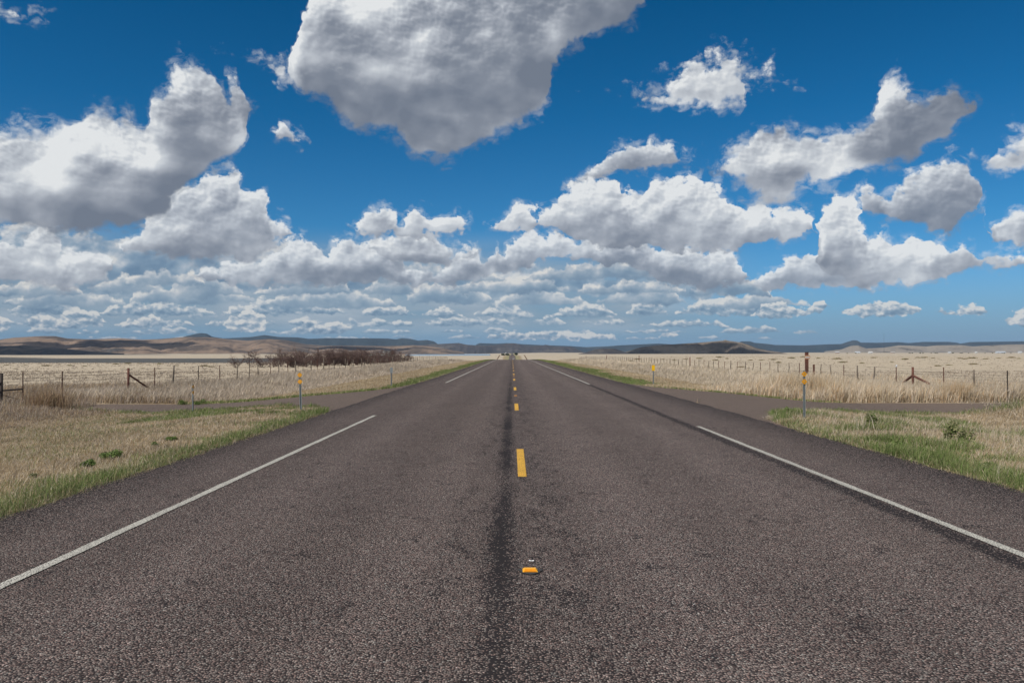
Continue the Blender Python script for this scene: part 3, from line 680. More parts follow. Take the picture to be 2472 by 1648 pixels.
# mesas on the right
hill('mesa', [(1500, 853), (1517, 847.5), (1548, 837.7), (1588, 833), (1636, 830.5), (1676, 828), (1715, 825), (1745, 822.5), (1751, 820.5), (1757, 822.5), (1789, 827), (1809, 833), (1828, 840.6), (1852, 845.5), (1883, 850), (1900, 853)], 3600, 420, mh_mesa, 3, 0.55, 2, 71, flat=0.3, wob=60, nrow=40)
hill('mesa', [(1396, 854), (1412, 851), (1436, 843), (1460, 840.7), (1484, 841.4), (1507, 849), (1519, 853)], 3300, 200, mh_rock, 3, 0.4, 2, 73, flat=0.3, wob=30)
hill('pale_hills', [(1990, 848), (2031, 843), (2050, 836), (2058, 834), (2072, 833.5), (2080, 837), (2092, 841), (2133, 839), (2170, 833.4), (2195, 834), (2236, 836), (2262, 833.4), (2318, 832.8), (2348, 836), (2379, 834), (2420, 831.5), (2472, 830.7), (2640, 832), (2720, 847)], 7200, 700, mh_pale, 6, 0.3, 3, 81, flat=0.1)

# lake behind the first rise
mw, gg, b = new_mat('lake_water', 0.25)
b.inputs['Specular IOR Level'].default_value = 0.5
gg.put(b.inputs['Base Color'], gg.mix(gg.noise(gg.n.new('ShaderNodeNewGeometry').outputs['Position'], 0.01, 4.0), (0.24, 0.33, 0.38), (0.34, 0.40, 0.43)))
lv = []
for u0, d in [(-0.127, 2000), (-0.026, 2000), (-0.026, 5200), (-0.127, 5200)]: lv.append((u0 * d, d, -6.6))
link('lake', np_mesh('lake', lv, [(0, 1, 2, 3)], mw), kind='structure')

# ---- unseen cumulus added above the view, placed so their shadows fall on plain and mesas
def unseen_cloud(cx, cy, cz, rx, ry, rz, seed):
    r = np.random.default_rng(seed); bm = bmesh.new()
    for i in range(16):
        a, q = r.uniform(0, 2 * math.pi), math.sqrt(r.uniform(0, 1)) * 0.72
        s = r.uniform(0.28, 0.42)
        mat = __import__('mathutils').Matrix.Translation((cx + rx * q * math.cos(a), cy + ry * q * math.sin(a), cz + r.uniform(0, rz) * (1 - q)))
        bmesh.ops.create_icosphere(bm, subdivisions=4, radius=1.0, matrix=mat @ __import__('mathutils').Matrix.Diagonal((rx * s, ry * s, rz * s * 1.6, 1)))
    me = bpy.data.meshes.new('unseen_cloud'); bm.to_mesh(me); bm.free()
    n = len(me.vertices); co = np.zeros(n * 3); me.vertices.foreach_get('co', co); co = co.reshape(-1, 3)
    f = fbm(co[:, 0] / 60.0, (co[:, 1] + co[:, 2] * 1.3) / 60.0, seed, 4) - 0.5
    co[:, 2] += f * rz * 0.5; co[:, 0] += f * rx * 0.2; co[:, 1] += f * ry * 0.2
    co[:, 2] = np.maximum(co[:, 2], cz - 0.15 * rz)
    me.vertices.foreach_set('co', co.reshape(-1)); me.materials.append(m_cloud)
    me.polygons.foreach_set('use_smooth', np.full(len(me.polygons), True)); me.update()
    return link('unseen_cloud', me, kind='structure')
m_cloud = plain('white_cloud', (0.85, 0.86, 0.88), 1.0, var=0.04, scale=0.005)
def shade_cloud(X, D, z, alt, rx, ry, rz, seed):
    """cloud whose shadow falls on (X, D)"""
    k = (alt - z) / sun_vec[2]
    unseen_cloud(X + sun_vec[0] * k, D + sun_vec[1] * k, alt, rx, ry, rz, seed)
shade_cloud(-760, 1350, -10, 1500, 470, 400, 150, 1)
shade_cloud(-1550, 1700, -10, 1500, 680, 620, 150, 2)
shade_cloud(-1800, 3150, 20, 2200, 420, 420, 200, 3)
shade_cloud(800, 3290, 15, 2300, 400, 150, 110, 4)
shade_cloud(520, 3520, 30, 2300, 260, 260, 120, 6)
shade_cloud(-2250, 4500, 80, 2400, 420, 300, 160, 7)
shade_cloud(-900, 4700, 60, 2400, 300, 160, 120, 8)
shade_cloud(1350, 1150, -6, 1500, 700, 90, 120, 5)

# ---- the air itself: one even box of thin haze round everything on the ground
mhz = bpy.data.materials.new('thin_haze'); mhz.use_nodes = True; mhz.node_tree.nodes.clear(); gg = G(mhz.node_tree)
vp = gg.n.new('ShaderNodeVolumePrincipled'); vp.inputs['Color'].default_value = (0.42, 0.62, 0.90, 1); vp.inputs['Density'].default_value = 2.7e-5; vp.inputs['Anisotropy'].default_value = 0.0
oo = gg.n.new('ShaderNodeOutputMaterial'); gg.l.new(vp.outputs[0], oo.inputs['Volume'])
MB().box((0, 8000, 110), (44000, 26000, 300)).build('haze', mhz, kind='stuff', label='thin blue haze over the whole plain', category='haze')

# ================================================================ grasses (blade by blade)
m_blade = attr_mat('grass_blades', 0.8, 0.25)
m_leaf = attr_mat('leaves', 0.75, 0.2)
PAL = dict(straw=[(0.54, 0.45, 0.31), (0.46, 0.37, 0.25), (0.60, 0.52, 0.38)],
           pale=[(0.66, 0.565, 0.45), (0.58, 0.49, 0.38), (0.52, 0.44, 0.345)],
           grey=[(0.42, 0.35, 0.285), (0.34, 0.275, 0.22), (0.50, 0.425, 0.35)],
           tan=[(0.45, 0.335, 0.195), (0.37, 0.275, 0.16), (0.49, 0.375, 0.235)],
           gold=[(0.62, 0.44, 0.26), (0.53, 0.36, 0.21), (0.57, 0.46, 0.31)],
           brown=[(0.28, 0.18, 0.12), (0.20, 0.135, 0.10), (0.34, 0.24, 0.16)],
           dark=[(0.035, 0.05, 0.022), (0.05, 0.065, 0.03)],
           green=[(0.15, 0.215, 0.055), (0.205, 0.27, 0.085), (0.105, 0.155, 0.04)],
           dull=[(0.24, 0.25, 0.11), (0.32, 0.30, 0.15), (0.18, 0.20, 0.08)])
def pick(names_p, n):
    """n colours drawn from palettes given as {name: weight}"""
    names = list(names_p); w = np.array([names_p[k] for k in names], float); w /= w.sum()
    ch = rng.choice(len(names), n, p=w); out = np.zeros((n, 3))
    for i, k in enumerate(names):
        sel = ch == i; pal = np.array(PAL[k]); out[sel] = pal[rng.integers(0, len(pal), sel.sum())]
    return out * rng.uniform(0.8, 1.15, (n, 1))
BL = {}
def add_blades(key, x, d, h, w, tone, lean=0.35, wind=0.10, sink=0.0):
    n = len(x); h = np.broadcast_to(h, n); w = np.broadcast_to(w, n)
    z = zg(x, d) - sink
    a = rng.uniform(0, 2 * np.pi, n); la = rng.uniform(0, 2 * np.pi, n); lm = np.abs(rng.normal(0, lean, n))
    lx = (np.cos(la) * lm + wind) * h; ly = np.sin(la) * lm * h
    cx, sx = np.cos(a) * w / 2, np.sin(a) * w / 2
    v = np.zeros((n, 5, 3))
    v[:, 0] = np.stack([x - cx, d - sx, z], 1); v[:, 1] = np.stack([x + cx, d + sx, z], 1)
    mz = z + h * 0.58
    v[:, 2] = np.stack([x + lx * 0.4 - cx * 0.8, d + ly * 0.4 - sx * 0.8, mz], 1); v[:, 3] = np.stack([x + lx * 0.4 + cx * 0.8, d + ly * 0.4 + sx * 0.8, mz], 1)
    v[:, 4] = np.stack([x + lx, d + ly, z + h * np.sqrt(np.maximum(0.15, 1 - 0.5 * lm ** 2))], 1)
    BL.setdefault(key, []).append((v, np.repeat(tone[:, None, :], 5, 1)))
def flush(key, label, cat):
    v = np.concatenate([p[0] for p in BL[key]]); t = np.concatenate([p[1] for p in BL[key]]); n = len(v)
    b = np.arange(n)[:, None] * 5
    f = np.concatenate([np.hstack([b, b + 1, b + 3, b + 2]), np.hstack([b + 2, b + 3, b + 4, np.full_like(b, -1)])])
    link(key, np_mesh(key, v.reshape(-1, 3), f, m_blade, False, t.reshape(-1, 3)), kind='stuff', label=label, category=cat)
def scatter(x0, x1, d0, d1, dens, clump=0.0, clump_r=0.08):
    """points with density dens(X, D) per square metre (number or function)"""
    peak = dens if not callable(dens) else dens(None, None)
    area = (x1 - x0) * (d1 - d0); n = int(area * peak)
    x = rng.uniform(x0, x1, n); d = rng.uniform(d0, d1, n)
    if callable(dens):
        k = rng.uniform(0, peak, n) < dens(x, d); x, d = x[k], d[k]
    if clump:
        m = int(len(x) * clump); c = rng.integers(0, len(x), m // 14 + 1); j = c[rng.integers(0, len(c), m)]
        x[:m] = x[j] + rng.normal(0, clump_r, m); d[:m] = d[j] + rng.normal(0, clump_r, m)
    return x, d
def off_road(x, d, pad=0.02):
    return ~on_asphalt(x, d, pad + 0.10 * (fbm(x * 3, d * 3, 77) - 0.5))
def edge_dist(x, d):
    """rough distance to the asphalt"""
    e = np.minimum(np.where(x < XL, XL - x, 99), 99); e = np.where(x > XR, x - XR, e)
    l = (x < XL); e = np.where(l, np.minimum(e, np.where(d < 30, np.interp(x, *nearL) - d, d - np.interp(x, *farL))), e)
    r = (x > XR); e = np.where(r, np.minimum(e, np.where(d < 30, np.interp(x, *nearR) - d, d - np.interp(x, *farR))), e)
    return np.maximum(e, 0)
def view(x, d, m=2.5): return np.abs(x) < 0.72 * d + m

# --- near verges
def verge(x0, x1, d0, d1, sidename):
    x, d = scatter(x0, x1, d0, d1, 1700, 0.55, 0.07)
    k = off_road(x, d) & view(x, d) & (rng.uniform(0, 1, len(x)) < np.clip(14.0 / d, 0.45, 1)); x, d = x[k], d[k]
    e = edge_dist(x, d); patch = fbm(x * 0.7, d * 0.7, 11 if x0 < 0 else 12); tuft = fbm(x * 2.6, d * 2.6, 13)
    if x0 < 0:
        pg = np.clip(1.15 - (e / (0.15 + 1.3 * patch)), 0, 1) * 0.78 + 0.12 * (patch > 0.56)
        pg = np.maximum(pg, 0.75 * ((np.abs(x + 8.2) < 2.2) & (d > 21.8) & (patch > 0.42)))
        tall = 0.045 + 0.05 * tuft + 0.04 * np.clip(1 - e / 0.9, 0, 1) * tuft * 2 + 0.14 * np.clip((-x - 13.5) / 3, 0, 1)
    else:
        pg = np.clip(0.9 - (e / (0.3 + 2.2 * patch)), 0, 1) * 0.65 + 0.60 * (patch > 0.49) * (x < 12.5)
        tall = 0.05 + 0.09 * tuft + 0.04 * (patch > 0.54) + 0.35 * np.clip((x - 14.3 - (27 - d) * 0.1) / 2.0, 0, 1)
    gr = rng.uniform(0, 1, len(x)) < pg * (0.55 + 0.9 * tuft)
    tone = np.where(gr[:, None], pick(dict(green=3, dull=2), len(x)), pick(dict(straw=3, tan=3.5, pale=1.0, grey=0.6), len(x)))
    far_left = (x < -13.0) & (rng.uniform(0, 1, len(x)) < 0.6); tone[far_left] = pick(dict(grey=2, brown=1, tan=1), far_left.sum())
    tone *= (0.72 + 0.55 * fbm(x * 1.3, d * 1.3, 19))[:, None]
    h = tall * rng.uniform(0.6, 1.35, len(x)) * np.where(gr, 1.25, 1.0)
    add_blades('verge_grass', x, d, h, np.clip(d * 0.00045, 0.0035, 0.012) * rng.uniform(0.8, 1.5, len(x)), tone, 0.85, 0.1)
verge(-24, -4.7, 4.5, 29.5, 'left'); verge(5.6, 24, 5.5, 27.6, 'right')
# ragged rim of dead and green grass lying on the asphalt edge
for xe, s in ((XL, -1), (XR, 1)):
    n = 26000; d = 5 * (180 / 5) ** rng.uniform(0, 1, n); x = xe + s * rng.uniform(-0.10, 0.42, n) - s * 0.05 * (fbm(d * 2, d * 0, 4) - 0.5)
    k = off_road(x + s * 0.10, d, 0.0) & ~((d > 17 + (s < 0) * 4.5) & (d < 45)); x, d = x[k], d[k]
    t = fbm(x * 1.5, d * 1.5, 23); gr = rng.uniform(0, 1, len(x)) < 0.25 + 0.9 * (t - 0.25)
    tone = np.where(gr[:, None], pick(dict(green=2, dull=2), len(x)), pick(dict(tan=2, straw=2, brown=1), len(x)))
    add_blades('verge_grass', x, d, rng.uniform(0.03, 0.11, len(x)) * (0.6 + t), np.clip(d * 0.0005, 0.004, 0.03), tone, 1.1, 0.0)
# longer arching stems mixed into both verges
for x0, x1, d0, d1, n, hh in ((5.9, 14, 8.5, 22, 15000, 0.20), (-18, -5.3, 7, 24, 9000, 0.13)):
    x = rng.uniform(x0, x1, n); d = rng.uniform(d0, d1, n); v = fbm(x * 1.4, d * 1.4, 83)
    k = off_road(x, d, 0.1) & view(x, d) & (v > 0.47); x, d, v = x[k], d[k], v[k]
    add_blades('verge_grass', x, d, hh * (0.5 + v) * rng.uniform(0.6, 1.5, len(x)), 0.006, pick(dict(straw=2, pale=2, dull=1.2, green=0.6), len(x)), 0.9, 0.15)
flush('verge_grass', 'short dry and green roadside grass on the near verges beside the highway', 'grass')

# --- mown strips and green fringe beyond the junction, both sides, out to the crest
def lod(d, near, d0=33.0): return near * np.clip(d0 / d, 0, 1) ** 1.35
for s in (-1, 1):
    xa, xb = (-12.5, -4.8) if s < 0 else (5.7, 13.0)
    x, d = scatter(xa, xb, 30, 260, lambda X, D: 420.0 if X is None else lod(D, 420.0), 0.5, 0.10)
    k = off_road(x, d); x, d = x[k], d[k]; e = edge_dist(x, d)
    patch = fbm(x * 0.5, d * 0.16, 31 + s); wid = (0.5 + 1.3 * patch) if s < 0 else (0.5 + 3.2 * (patch - 0.15) * (d > 42))
    wid = np.maximum(wid, 0.2)
    gr = rng.uniform(0, 1, len(x)) < np.clip(1.25 - e / wid, 0, 0.85) * (0.4 + 1.1 * fbm(x * 1.5, d * 0.8, 91))
    tone = np.where(gr[:, None], pick(dict(green=2, dull=1.5), len(x)), pick(dict(tan=3, straw=3), len(x))) * (0.8 + 0.4 * patch)[:, None]
    add_blades('mown_grass', x, d, rng.uniform(0.03, 0.08, len(x)) + 0.06 * gr, np.clip(d * 0.0006, 0.012, 0.12), tone, 0.8)
flush('mown_grass', 'mown tan grass with a green fringe running along the highway shoulders', 'grass')

# --- tall standing dead grass between the mown strip and the fences
def tall(s, xin, xout, d0, d1, dens, hh, pal, seed, sunk=0.0):
    x, d = scatter(min(xin, xout), max(xin, xout), d0, d1, lambda X, D: dens if X is None else lod(D, dens, d0), 0.5, 0.16)
    k = off_road(x, d, 0.5) & view(x, d, 4); x, d = x[k], d[k]
    edge = np.abs(x) - min(abs(xin), abs(xout)) + 1.5 * (fbm(d * 0.15, d * 0, seed) - 0.5)
    k = edge > 0; x, d, edge = x[k], d[k], edge[k]
    v = fbm(x * 0.45, d * 0.25, seed + 1); v2 = fbm(x * 0.12, d * 0.06, seed + 2)
    h = hh * (0.45 + 0.9 * v) * np.clip(0.25 + edge * 0.28, 0, 1) * (0.6 + 0.8 * fbm(x * 1.6, d * 0.9, seed + 3)) * rng.uniform(0.6, 1.25, len(x))
    tone = pick(pal, len(x)) * (0.70 + 0.65 * v2)[:, None]
    add_blades('tall_dry_grass', x, d, h, np.clip(d * 0.0005, 0.012, 0.10) * rng.uniform(0.7, 1.3, len(x)), tone, 0.55, 0.20)
tall(-1, -10.3, -19, 33.5, 220, 300, 0.52, dict(pale=3, grey=3, straw=1), 41)
tall(-1, -12.0, -26, 31.8, 48, 200, 0.42, dict(grey=3, tan=2, brown=1, gold=0.6), 43)
tall(1, 11.2, 20.5, 34.0, 240, 330, 0.60, dict(pale=4, straw=2), 47)
tall(1, 8.8, 24, 33.4, 40, 260, 0.72, dict(pale=3, straw=2, gold=2.0), 49)
tall(1, 14, 26, 31.0, 52, 140, 0.60, dict(pale=2, straw=2, gold=1.2, grey=1), 53)
# bank of grey-brown tall grass at the left edge of the view
x, d = scatter(-22, -13.2, 21.5, 31.5, 420, 0.6, 0.2); k = (x < -13.6 - 2.0 * (fbm(d * 0.5, d * 0, 3) - 0.3)) & ~((d > 28.5) & (x > -15.5)); x, d = x[k], d[k]
v = fbm(x * 0.6, d * 0.6, 59)
add_blades('tall_dry_grass', x, d, (0.10 + 0.50 * v * np.clip((-x - 13.2) / 3.5, 0.1, 1)) * rng.uniform(0.6, 1.3, len(x)), 0.012, pick(dict(grey=3, brown=1.5, tan=1, straw=0.6), len(x)) * (0.7 + 0.6 * v)[:, None], 0.55, 0.1)
# dark thin line of brush along the far fences
for s in (-1, 1):
    n = 5000; d = rng.uniform(1150, 1640, n); x = s * 23.5 + rng.normal(0, 0.3, n)
    add_blades('tall_dry_grass', x, d, rng.uniform(0.3, 1.1, n), 0.25, pick(dict(brown=1), n), 0.4)
flush('tall_dry_grass', 'tall pale dead grass standing between the road and the wire fences', 'grass')

# --- open pasture beyond the fences
def field(s, d0, d1, dens, hh, wk, seed):
    W = 0.66 * d1 + 10
    n = int(dens); d = np.sqrt(rng.uniform(d0 ** 1.0, d1 ** 1.0, n) ** 2); 
    x = s * (17.5 + rng.uniform(0, 1, n) * np.maximum(0.66 * d + 8 - 17.5, 0.5))
    v = fbm(x * 0.10, d * 0.05, seed); v2 = fbm(x * 0.5, d * 0.3, seed + 4)
    k = (v2 > 0.40); x, d, v, v2 = x[k], d[k], v[k], v2[k]
    c = rng.integers(0, len(x), len(x) // 8 + 1); j = c[rng.integers(0, len(c), len(x))]; m = rng.uniform(0, 1, len(x)) < 0.6
    x = np.where(m, x[j] + rng.normal(0, 0.10, len(x)), x); d = np.where(m, d[j] + rng.normal(0, 0.10, len(x)), d)
    tone = pick(dict(pale=3, grey=2.5), len(x)) * (0.66 + 0.35 * v)[:, None]
    add_blades('pasture_grass', x, d, hh * (0.4 + v2) * rng.uniform(0.5, 1.3, len(x)), np.clip(d * wk, 0.012, 0.3), tone, 0.5)
for s in (-1, 1):
    field(s, 30, 90, 30000, 0.13, 0.0006, 61 + s); field(s, 80, 420 if s > 0 else 240, 16000, 0.11, 0.0008, 71 + s)
flush('pasture_grass', 'open pasture of pale dry grass beyond the fences on both sides', 'grass')

# ================================================================ single plants
def leaf_mesh(name, centers, size, tone, r, flat=0.7, mat=None):
    n = len(centers); a = r.normal(0, 1, (n, 3)); a[:, 2] *= flat; a /= np.linalg.norm(a, axis=1)[:, None]
    b_ = np.cross(a, r.normal(0, 1, (n, 3))); b_ /= np.linalg.norm(b_, axis=1)[:, None]
    s_ = (size * r.uniform(0.6, 1.4, n))[:, None]
    v = np.stack([centers - a * s_, centers + b_ * s_ * 0.42, centers + a * s_, centers - b_ * s_ * 0.42], 1).reshape(-1, 3)
    f = np.arange(n * 4).reshape(n, 4)
    return np_mesh(name, v, f, mat or m_leaf, False, np.repeat(tone, 4, 0))
def clump_mesh(name, rad, h, n, size, pal, seed, lobes=6):
    r = np.random.default_rng(seed); global rng
    lc = np.stack([r.uniform(-0.45, 0.45, lobes) * rad, r.uniform(-0.45, 0.45, lobes) * rad, r.uniform(0.2, 0.7, lobes) * h], 1)
    q = r.normal(0, 1, (n, 3)); q /= np.linalg.norm(q, axis=1)[:, None]; q *= (r.uniform(0, 1, n) ** 0.4)[:, None]
    c = lc[r.integers(0, lobes, n)] + q * np.array([rad * 0.5, rad * 0.5, h * 0.38]); c[:, 2] = np.abs(c[:, 2])
    k = (c[:, 0] / rad) ** 2 + (c[:, 1] / rad) ** 2 < 1.0; c = c[k]
    return leaf_mesh(name, c, size, pick(pal, len(c)), r)
def put(name, me, X, D, label, cat, group=None, rz=0.0, sc=(1, 1, 1), dz=0.0, **kw):
    o = link(name, me, None, (X, D, zg1(X, D) + dz), (0, 0, rz), label=label, category=cat, **kw)
    o.scale = sc
    if group: o['group'] = group
    return o
weeds = [(268, 12.5, .17, .15, 'green', 'largest dark green weed in the dry grass of the near left verge'),
         (209, 11.7, .13, .11, 'green', 'dark green weed just left of the largest weed on the near left verge'),
         (414, 15.0, .12, .10, 'green', 'small dark green weed farthest up the near left verge, right of a smaller one'),
         (376, 14.3, .09, .08, 'green', 'small green weed between the largest weed and the farthest one on the left verge'),
         (82, 10.8, .07, .05, 'green', 'tiny dark green weed near the left edge of the photo'),
         (441, 31.9, .24, .26, 'green', 'rounded green bush left of the thin edge-on marker across the left side road'),
         (484, 31.9, .24, .24, 'green', 'rounded green bush right of the thin edge-on marker across the left side road'),
         (492, 25.6, .26, .15, 'dull', 'yellow-green low bush on the near side of the left side road'),
         (1902, 21.8, .10, .20, 'green', 'small bright green plant left of the double diamond marker on the right'),
         (2104, 18.0, .16, .38, 'dull', 'feathery green weed near the far edge of the right verge'),
         (2183, 17.2, .30, .10, 'green', 'flat spreading green weed in the middle of the right verge'),
         (2291, 14.8, .15, .42, 'dull', 'tall feathery green weed, tallest one on the right verge'),
         (2330, 14.6, .17, .32, 'dull', 'feathery green weed just right of the tallest one on the right verge'),
         (2160, 13.9, .18, .14, 'green', 'dark green clump close to the asphalt on the right verge'),
         (2216, 13.2, .14, .12, 'green', 'dark green clump nearest the asphalt edge on the right verge'),
         (2385, 11.4, .14, .13, 'dull', 'dull green tuft at the lower right of the right verge'),
         (1815, 42.0, .5, .16, 'green', 'bright green patch of weeds on the far right shoulder')]
for i, (px, D, rad, h, pal, lab) in enumerate(weeds[:-1]):
    feath = h > 0.3
    me = clump_mesh('weed', rad, h, 900 if not feath else 560, 0.018 if not feath else 0.026, {pal: 3, 'green': 1}, 100 + i, 9 if feath else 6)
    put('weed', me, at(px, D), D, lab, 'weed', 'green weeds on the verges')
def tuft_thing(name, px, D, n, h, spread, pal, label, cat, lean=0.4, w=0.006, group=None):
    X = at(px, D); x = rng.normal(0, spread, n); d = rng.normal(0, spread, n)
    key = '_t'; BL[key] = []
    add_blades(key, x + X, d + D, h * rng.uniform(0.5, 1.15, n), w, pick(pal, n), lean, 0.05)
    v, t = BL.pop(key)[0]; v = v - np.array([X, D, zg1(X, D)]); b = np.arange(n)[:, None] * 5
    f = np.concatenate([np.hstack([b, b + 1, b + 3, b + 2]), np.hstack([b + 2, b + 3, b + 4, np.full_like(b, -1)])])
    put(name, np_mesh(name, v.reshape(-1, 3), f, m_blade, False, t.reshape(-1, 3)), X, D, label, cat, group)
tuft_thing('dry_bush', 118, 28.2, 1500, 0.85, 0.30, dict(brown=3, gold=2, tan=1), 'rust-brown dry bush at the end of the left side road', 'bush', 0.35, 0.010)
tuft_thing('grass_tuft', 1862, 19.75, 340, 0.16, 0.065, dict(straw=2, pale=2), 'pale straw tuft at the very tip of the right verge', 'grass tuft', 0.8, 0.006, 'pale tufts on the right verge tip')
tuft_thing('grass_tuft', 1893, 18.6, 420, 0.17, 0.085, dict(straw=2, gold=1), 'pale straw tuft just behind the tip of the right verge', 'grass tuft', 0.8, 0.006, 'pale tufts on the right verge tip')
tuft_thing('dry_stalks', 2087, 17.0, 16, 0.40, 0.10, dict(pale=1), 'few bare pale stalks sticking up out of the right verge', 'stalks', 0.25, 0.012)
tuft_thing('grass_tuft', 1945, 36.5, 1500, 1.15, 0.75, dict(gold=3, straw=2), 'tall golden clump of grass under the brown sign post', 'grass tuft', 0.30, 0.016)
tuft_thing('grass_tuft', 2310, 34.2, 900, 0.85, 0.30, dict(gold=3, straw=1), 'golden clump of grass across the right side road', 'grass tuft', 0.35, 0.014)

# --- bare thicket beyond the left fence
m_bark = plain('bare_twigs', (0.16, 0.108, 0.095), 0.95, var=0.35, scale=3.0)
def bare_shrub_mesh(seed, h=2.3, dens=1.0):
    r = np.random.default_rng(seed); segs = []
    def grow(p, d_, L, rad, lv):
        n = 3; pts = [p]
        for i in range(n):
            d_ = d_ + r.normal(0, 0.16, 3); d_[2] += 0.03; d_ /= np.linalg.norm(d_); p = p + d_ * L / n; pts.append(p)
        segs.append((pts, rad, lv))
        if lv < 3:
            for i in range(int((5, 5, 5)[lv] * dens)):
                t = r.integers(1, n + 1); q = d_ + r.normal(0, 0.75, 3); q[2] = abs(q[2]) * 0.6 + 0.12; q /= np.linalg.norm(q)
                grow(pts[t], q, L * r.uniform(0.5, 0.75), rad * 0.52, lv + 1)
    for i in range(r.integers(3, 6)):
        a = r.uniform(0, 6.28); e = r.uniform(0.25, 0.8)
        grow(np.array([r.normal(0, 0.12), r.normal(0, 0.12), -0.05]), np.array([math.cos(a) * e, math.sin(a) * e, 1.0]), h * r.uniform(0.38, 0.52), 0.035, 0)
    trunk, twig = MB(), MB()
    for pts, rad, lv in segs:
        (trunk if lv == 0 else twig).tube(pts, list(np.linspace(rad, rad * 0.55, len(pts))), 4 if lv < 2 else 3, cap=False)
    return trunk.mesh('trunk', m_bark), twig.mesh('branches', m_bark)
shrub_vars = [bare_shrub_mesh(200 + i, 2.25, 1.2) for i in range(5)]
shrub_spots = [(572, 112, .7), (602, 118, .95), (628, 113, .75), (655, 116, .85), (676, 121, 1.0), (694, 114, .8)]
r_ = np.random.default_rng(5)
for px in np.arange(704, 948, 6.0): shrub_spots.append((px + r_.uniform(-3, 3), 119 + (px - 700) * 0.13 + r_.uniform(-7, 7), r_.uniform(0.72, 1.15)))
n_dense = len(shrub_spots) - 6
shrub_spots += [(950, 150, .85), (952, 140, .6), (964, 158, .9), (976, 158, .85), (988, 160, .8), (1088, 172, .45)]
for i, (px, D, s) in enumerate(shrub_spots):
    tm, bmh = shrub_vars[i % 5]; X = at(px, D)
    if i == 0: lab = 'small bare shrub at the left end of the thicket behind the left fence'
    elif i < 6: lab = 'loose bare shrub left of the dense dark thicket, %s' % ('second', 'third', 'fourth', 'fifth', 'sixth')[i - 1] + ' from its left end'
    elif i < 6 + n_dense: lab = 'bare dark brown shrub merging into the dense thicket behind the left fence'
    else: lab = ['bare shrub at the right end of the dense thicket', 'low rounded bare shrub right of the thicket', 'left stem of the bare shrub pair standing apart right of the thicket',
                 'middle shrub of the bare group standing apart right of the thicket', 'right spreading shrub of the bare group standing apart right of the thicket', 'tiny bare bush among the distant left fence posts'][int(np.argmin([abs(px - q) for q in (950, 952, 964, 976, 988, 1088)]))]
    e = empty('bare_shrub', (X, D, zg1(X, D) - 0.3), r_.uniform(0, 6.28), label=lab, category='shrub', group='bare shrubs behind the left fence')
    e.scale = (s * 1.55, s * 1.55, s * 1.6)
    link('trunk', tm, e); link('branches', bmh, e)

# --- low dark shrubs dotted over the pasture
low = [clump_mesh('low_shrub', 0.9, 0.38, 420, 0.07, dict(brown=2, dull=2), 300 + i, 7) for i in range(4)]
spots = []
for px, yy in [(40, 891), (92, 896), (345, 890), (112, 884), (170, 883), (205, 884), (310, 878), (385, 879), (425, 883), (493, 884), (510, 886), (15, 882), (60, 882), (280, 879), (338, 878)]: spots.append((px, yy, -1))
for px, yy in [(1628, 870), (1726, 870), (1788, 887), (1687, 866), (1755, 866), (1810, 870), (1838, 870), (1866, 869), (1880, 876), (1940, 862), (2020, 867), (2036, 875), (2080, 877), (2154, 875), (2216, 864), (2231, 864), (2252, 865), (2265, 884), (2291, 882), (2318, 865), (2348, 865), (2410, 865), (2440, 864), (2330, 867), (2350, 880), (1600, 868), (1655, 867), (1910, 865), (1975, 865), (2110, 864), (1540, 868), (2380, 867), (2460, 866), (2185, 868), (1520, 872), (1735, 863)]: spots.append((px, yy, 1))
for i, (px, yy, s) in enumerate(spots):
    # walk out along the sight line until it meets the ground
    D = 60.0
    while D < 460 and EYE - (yy - 851.0) / F * D > zg1(at(px, D), D): D += 2.0
    X = at(px, D); sc = r_.uniform(0.6, 1.2) * max(0.55, D / 170.0)
    side = 'left' if s < 0 else 'right'
    put('low_shrub', low[i % 4], X, D, 'low dark brown-green shrub dotting the open dry pasture on the %s' % side, 'shrub', 'low shrubs on the %s pasture' % side, r_.uniform(0, 6), (sc * 1.25, sc, sc * 0.8), -0.03)

# --- dark evergreens where the road tops the far rise
m_trunk = plain('tree_bark', (0.10, 0.07, 0.05), 0.95)
for px, D, h, w, lab in [(1214.5, 1640, 3.8, 5.0, 'dark round tree on the far rise, leftmost of the three by the road'), (1226, 1655, 4.2, 6.5, 'dark tree on the far rise just left of the road'), (1246.5, 1650, 5.0, 5.0, 'dark tree on the far rise just right of the road')]:
    X = at(px, D); e = empty('evergreen_tree', (X, D, zg1(X, D)), label=lab, category='tree', group='dark trees on the far rise')
    MB().tube([(0, 0, -0.3), (0.1, 0, h * 0.3), (0, 0.1, h * 0.7)], [0.28, 0.2, 0.08], 7).build('trunk', m_trunk, e)
    link('crown', clump_mesh('crown', w, h, 2600, 0.35, dict(dark=1), int(px), 9), e, (0, 0, h * 0.12)).data.materials[0] = m_leaf

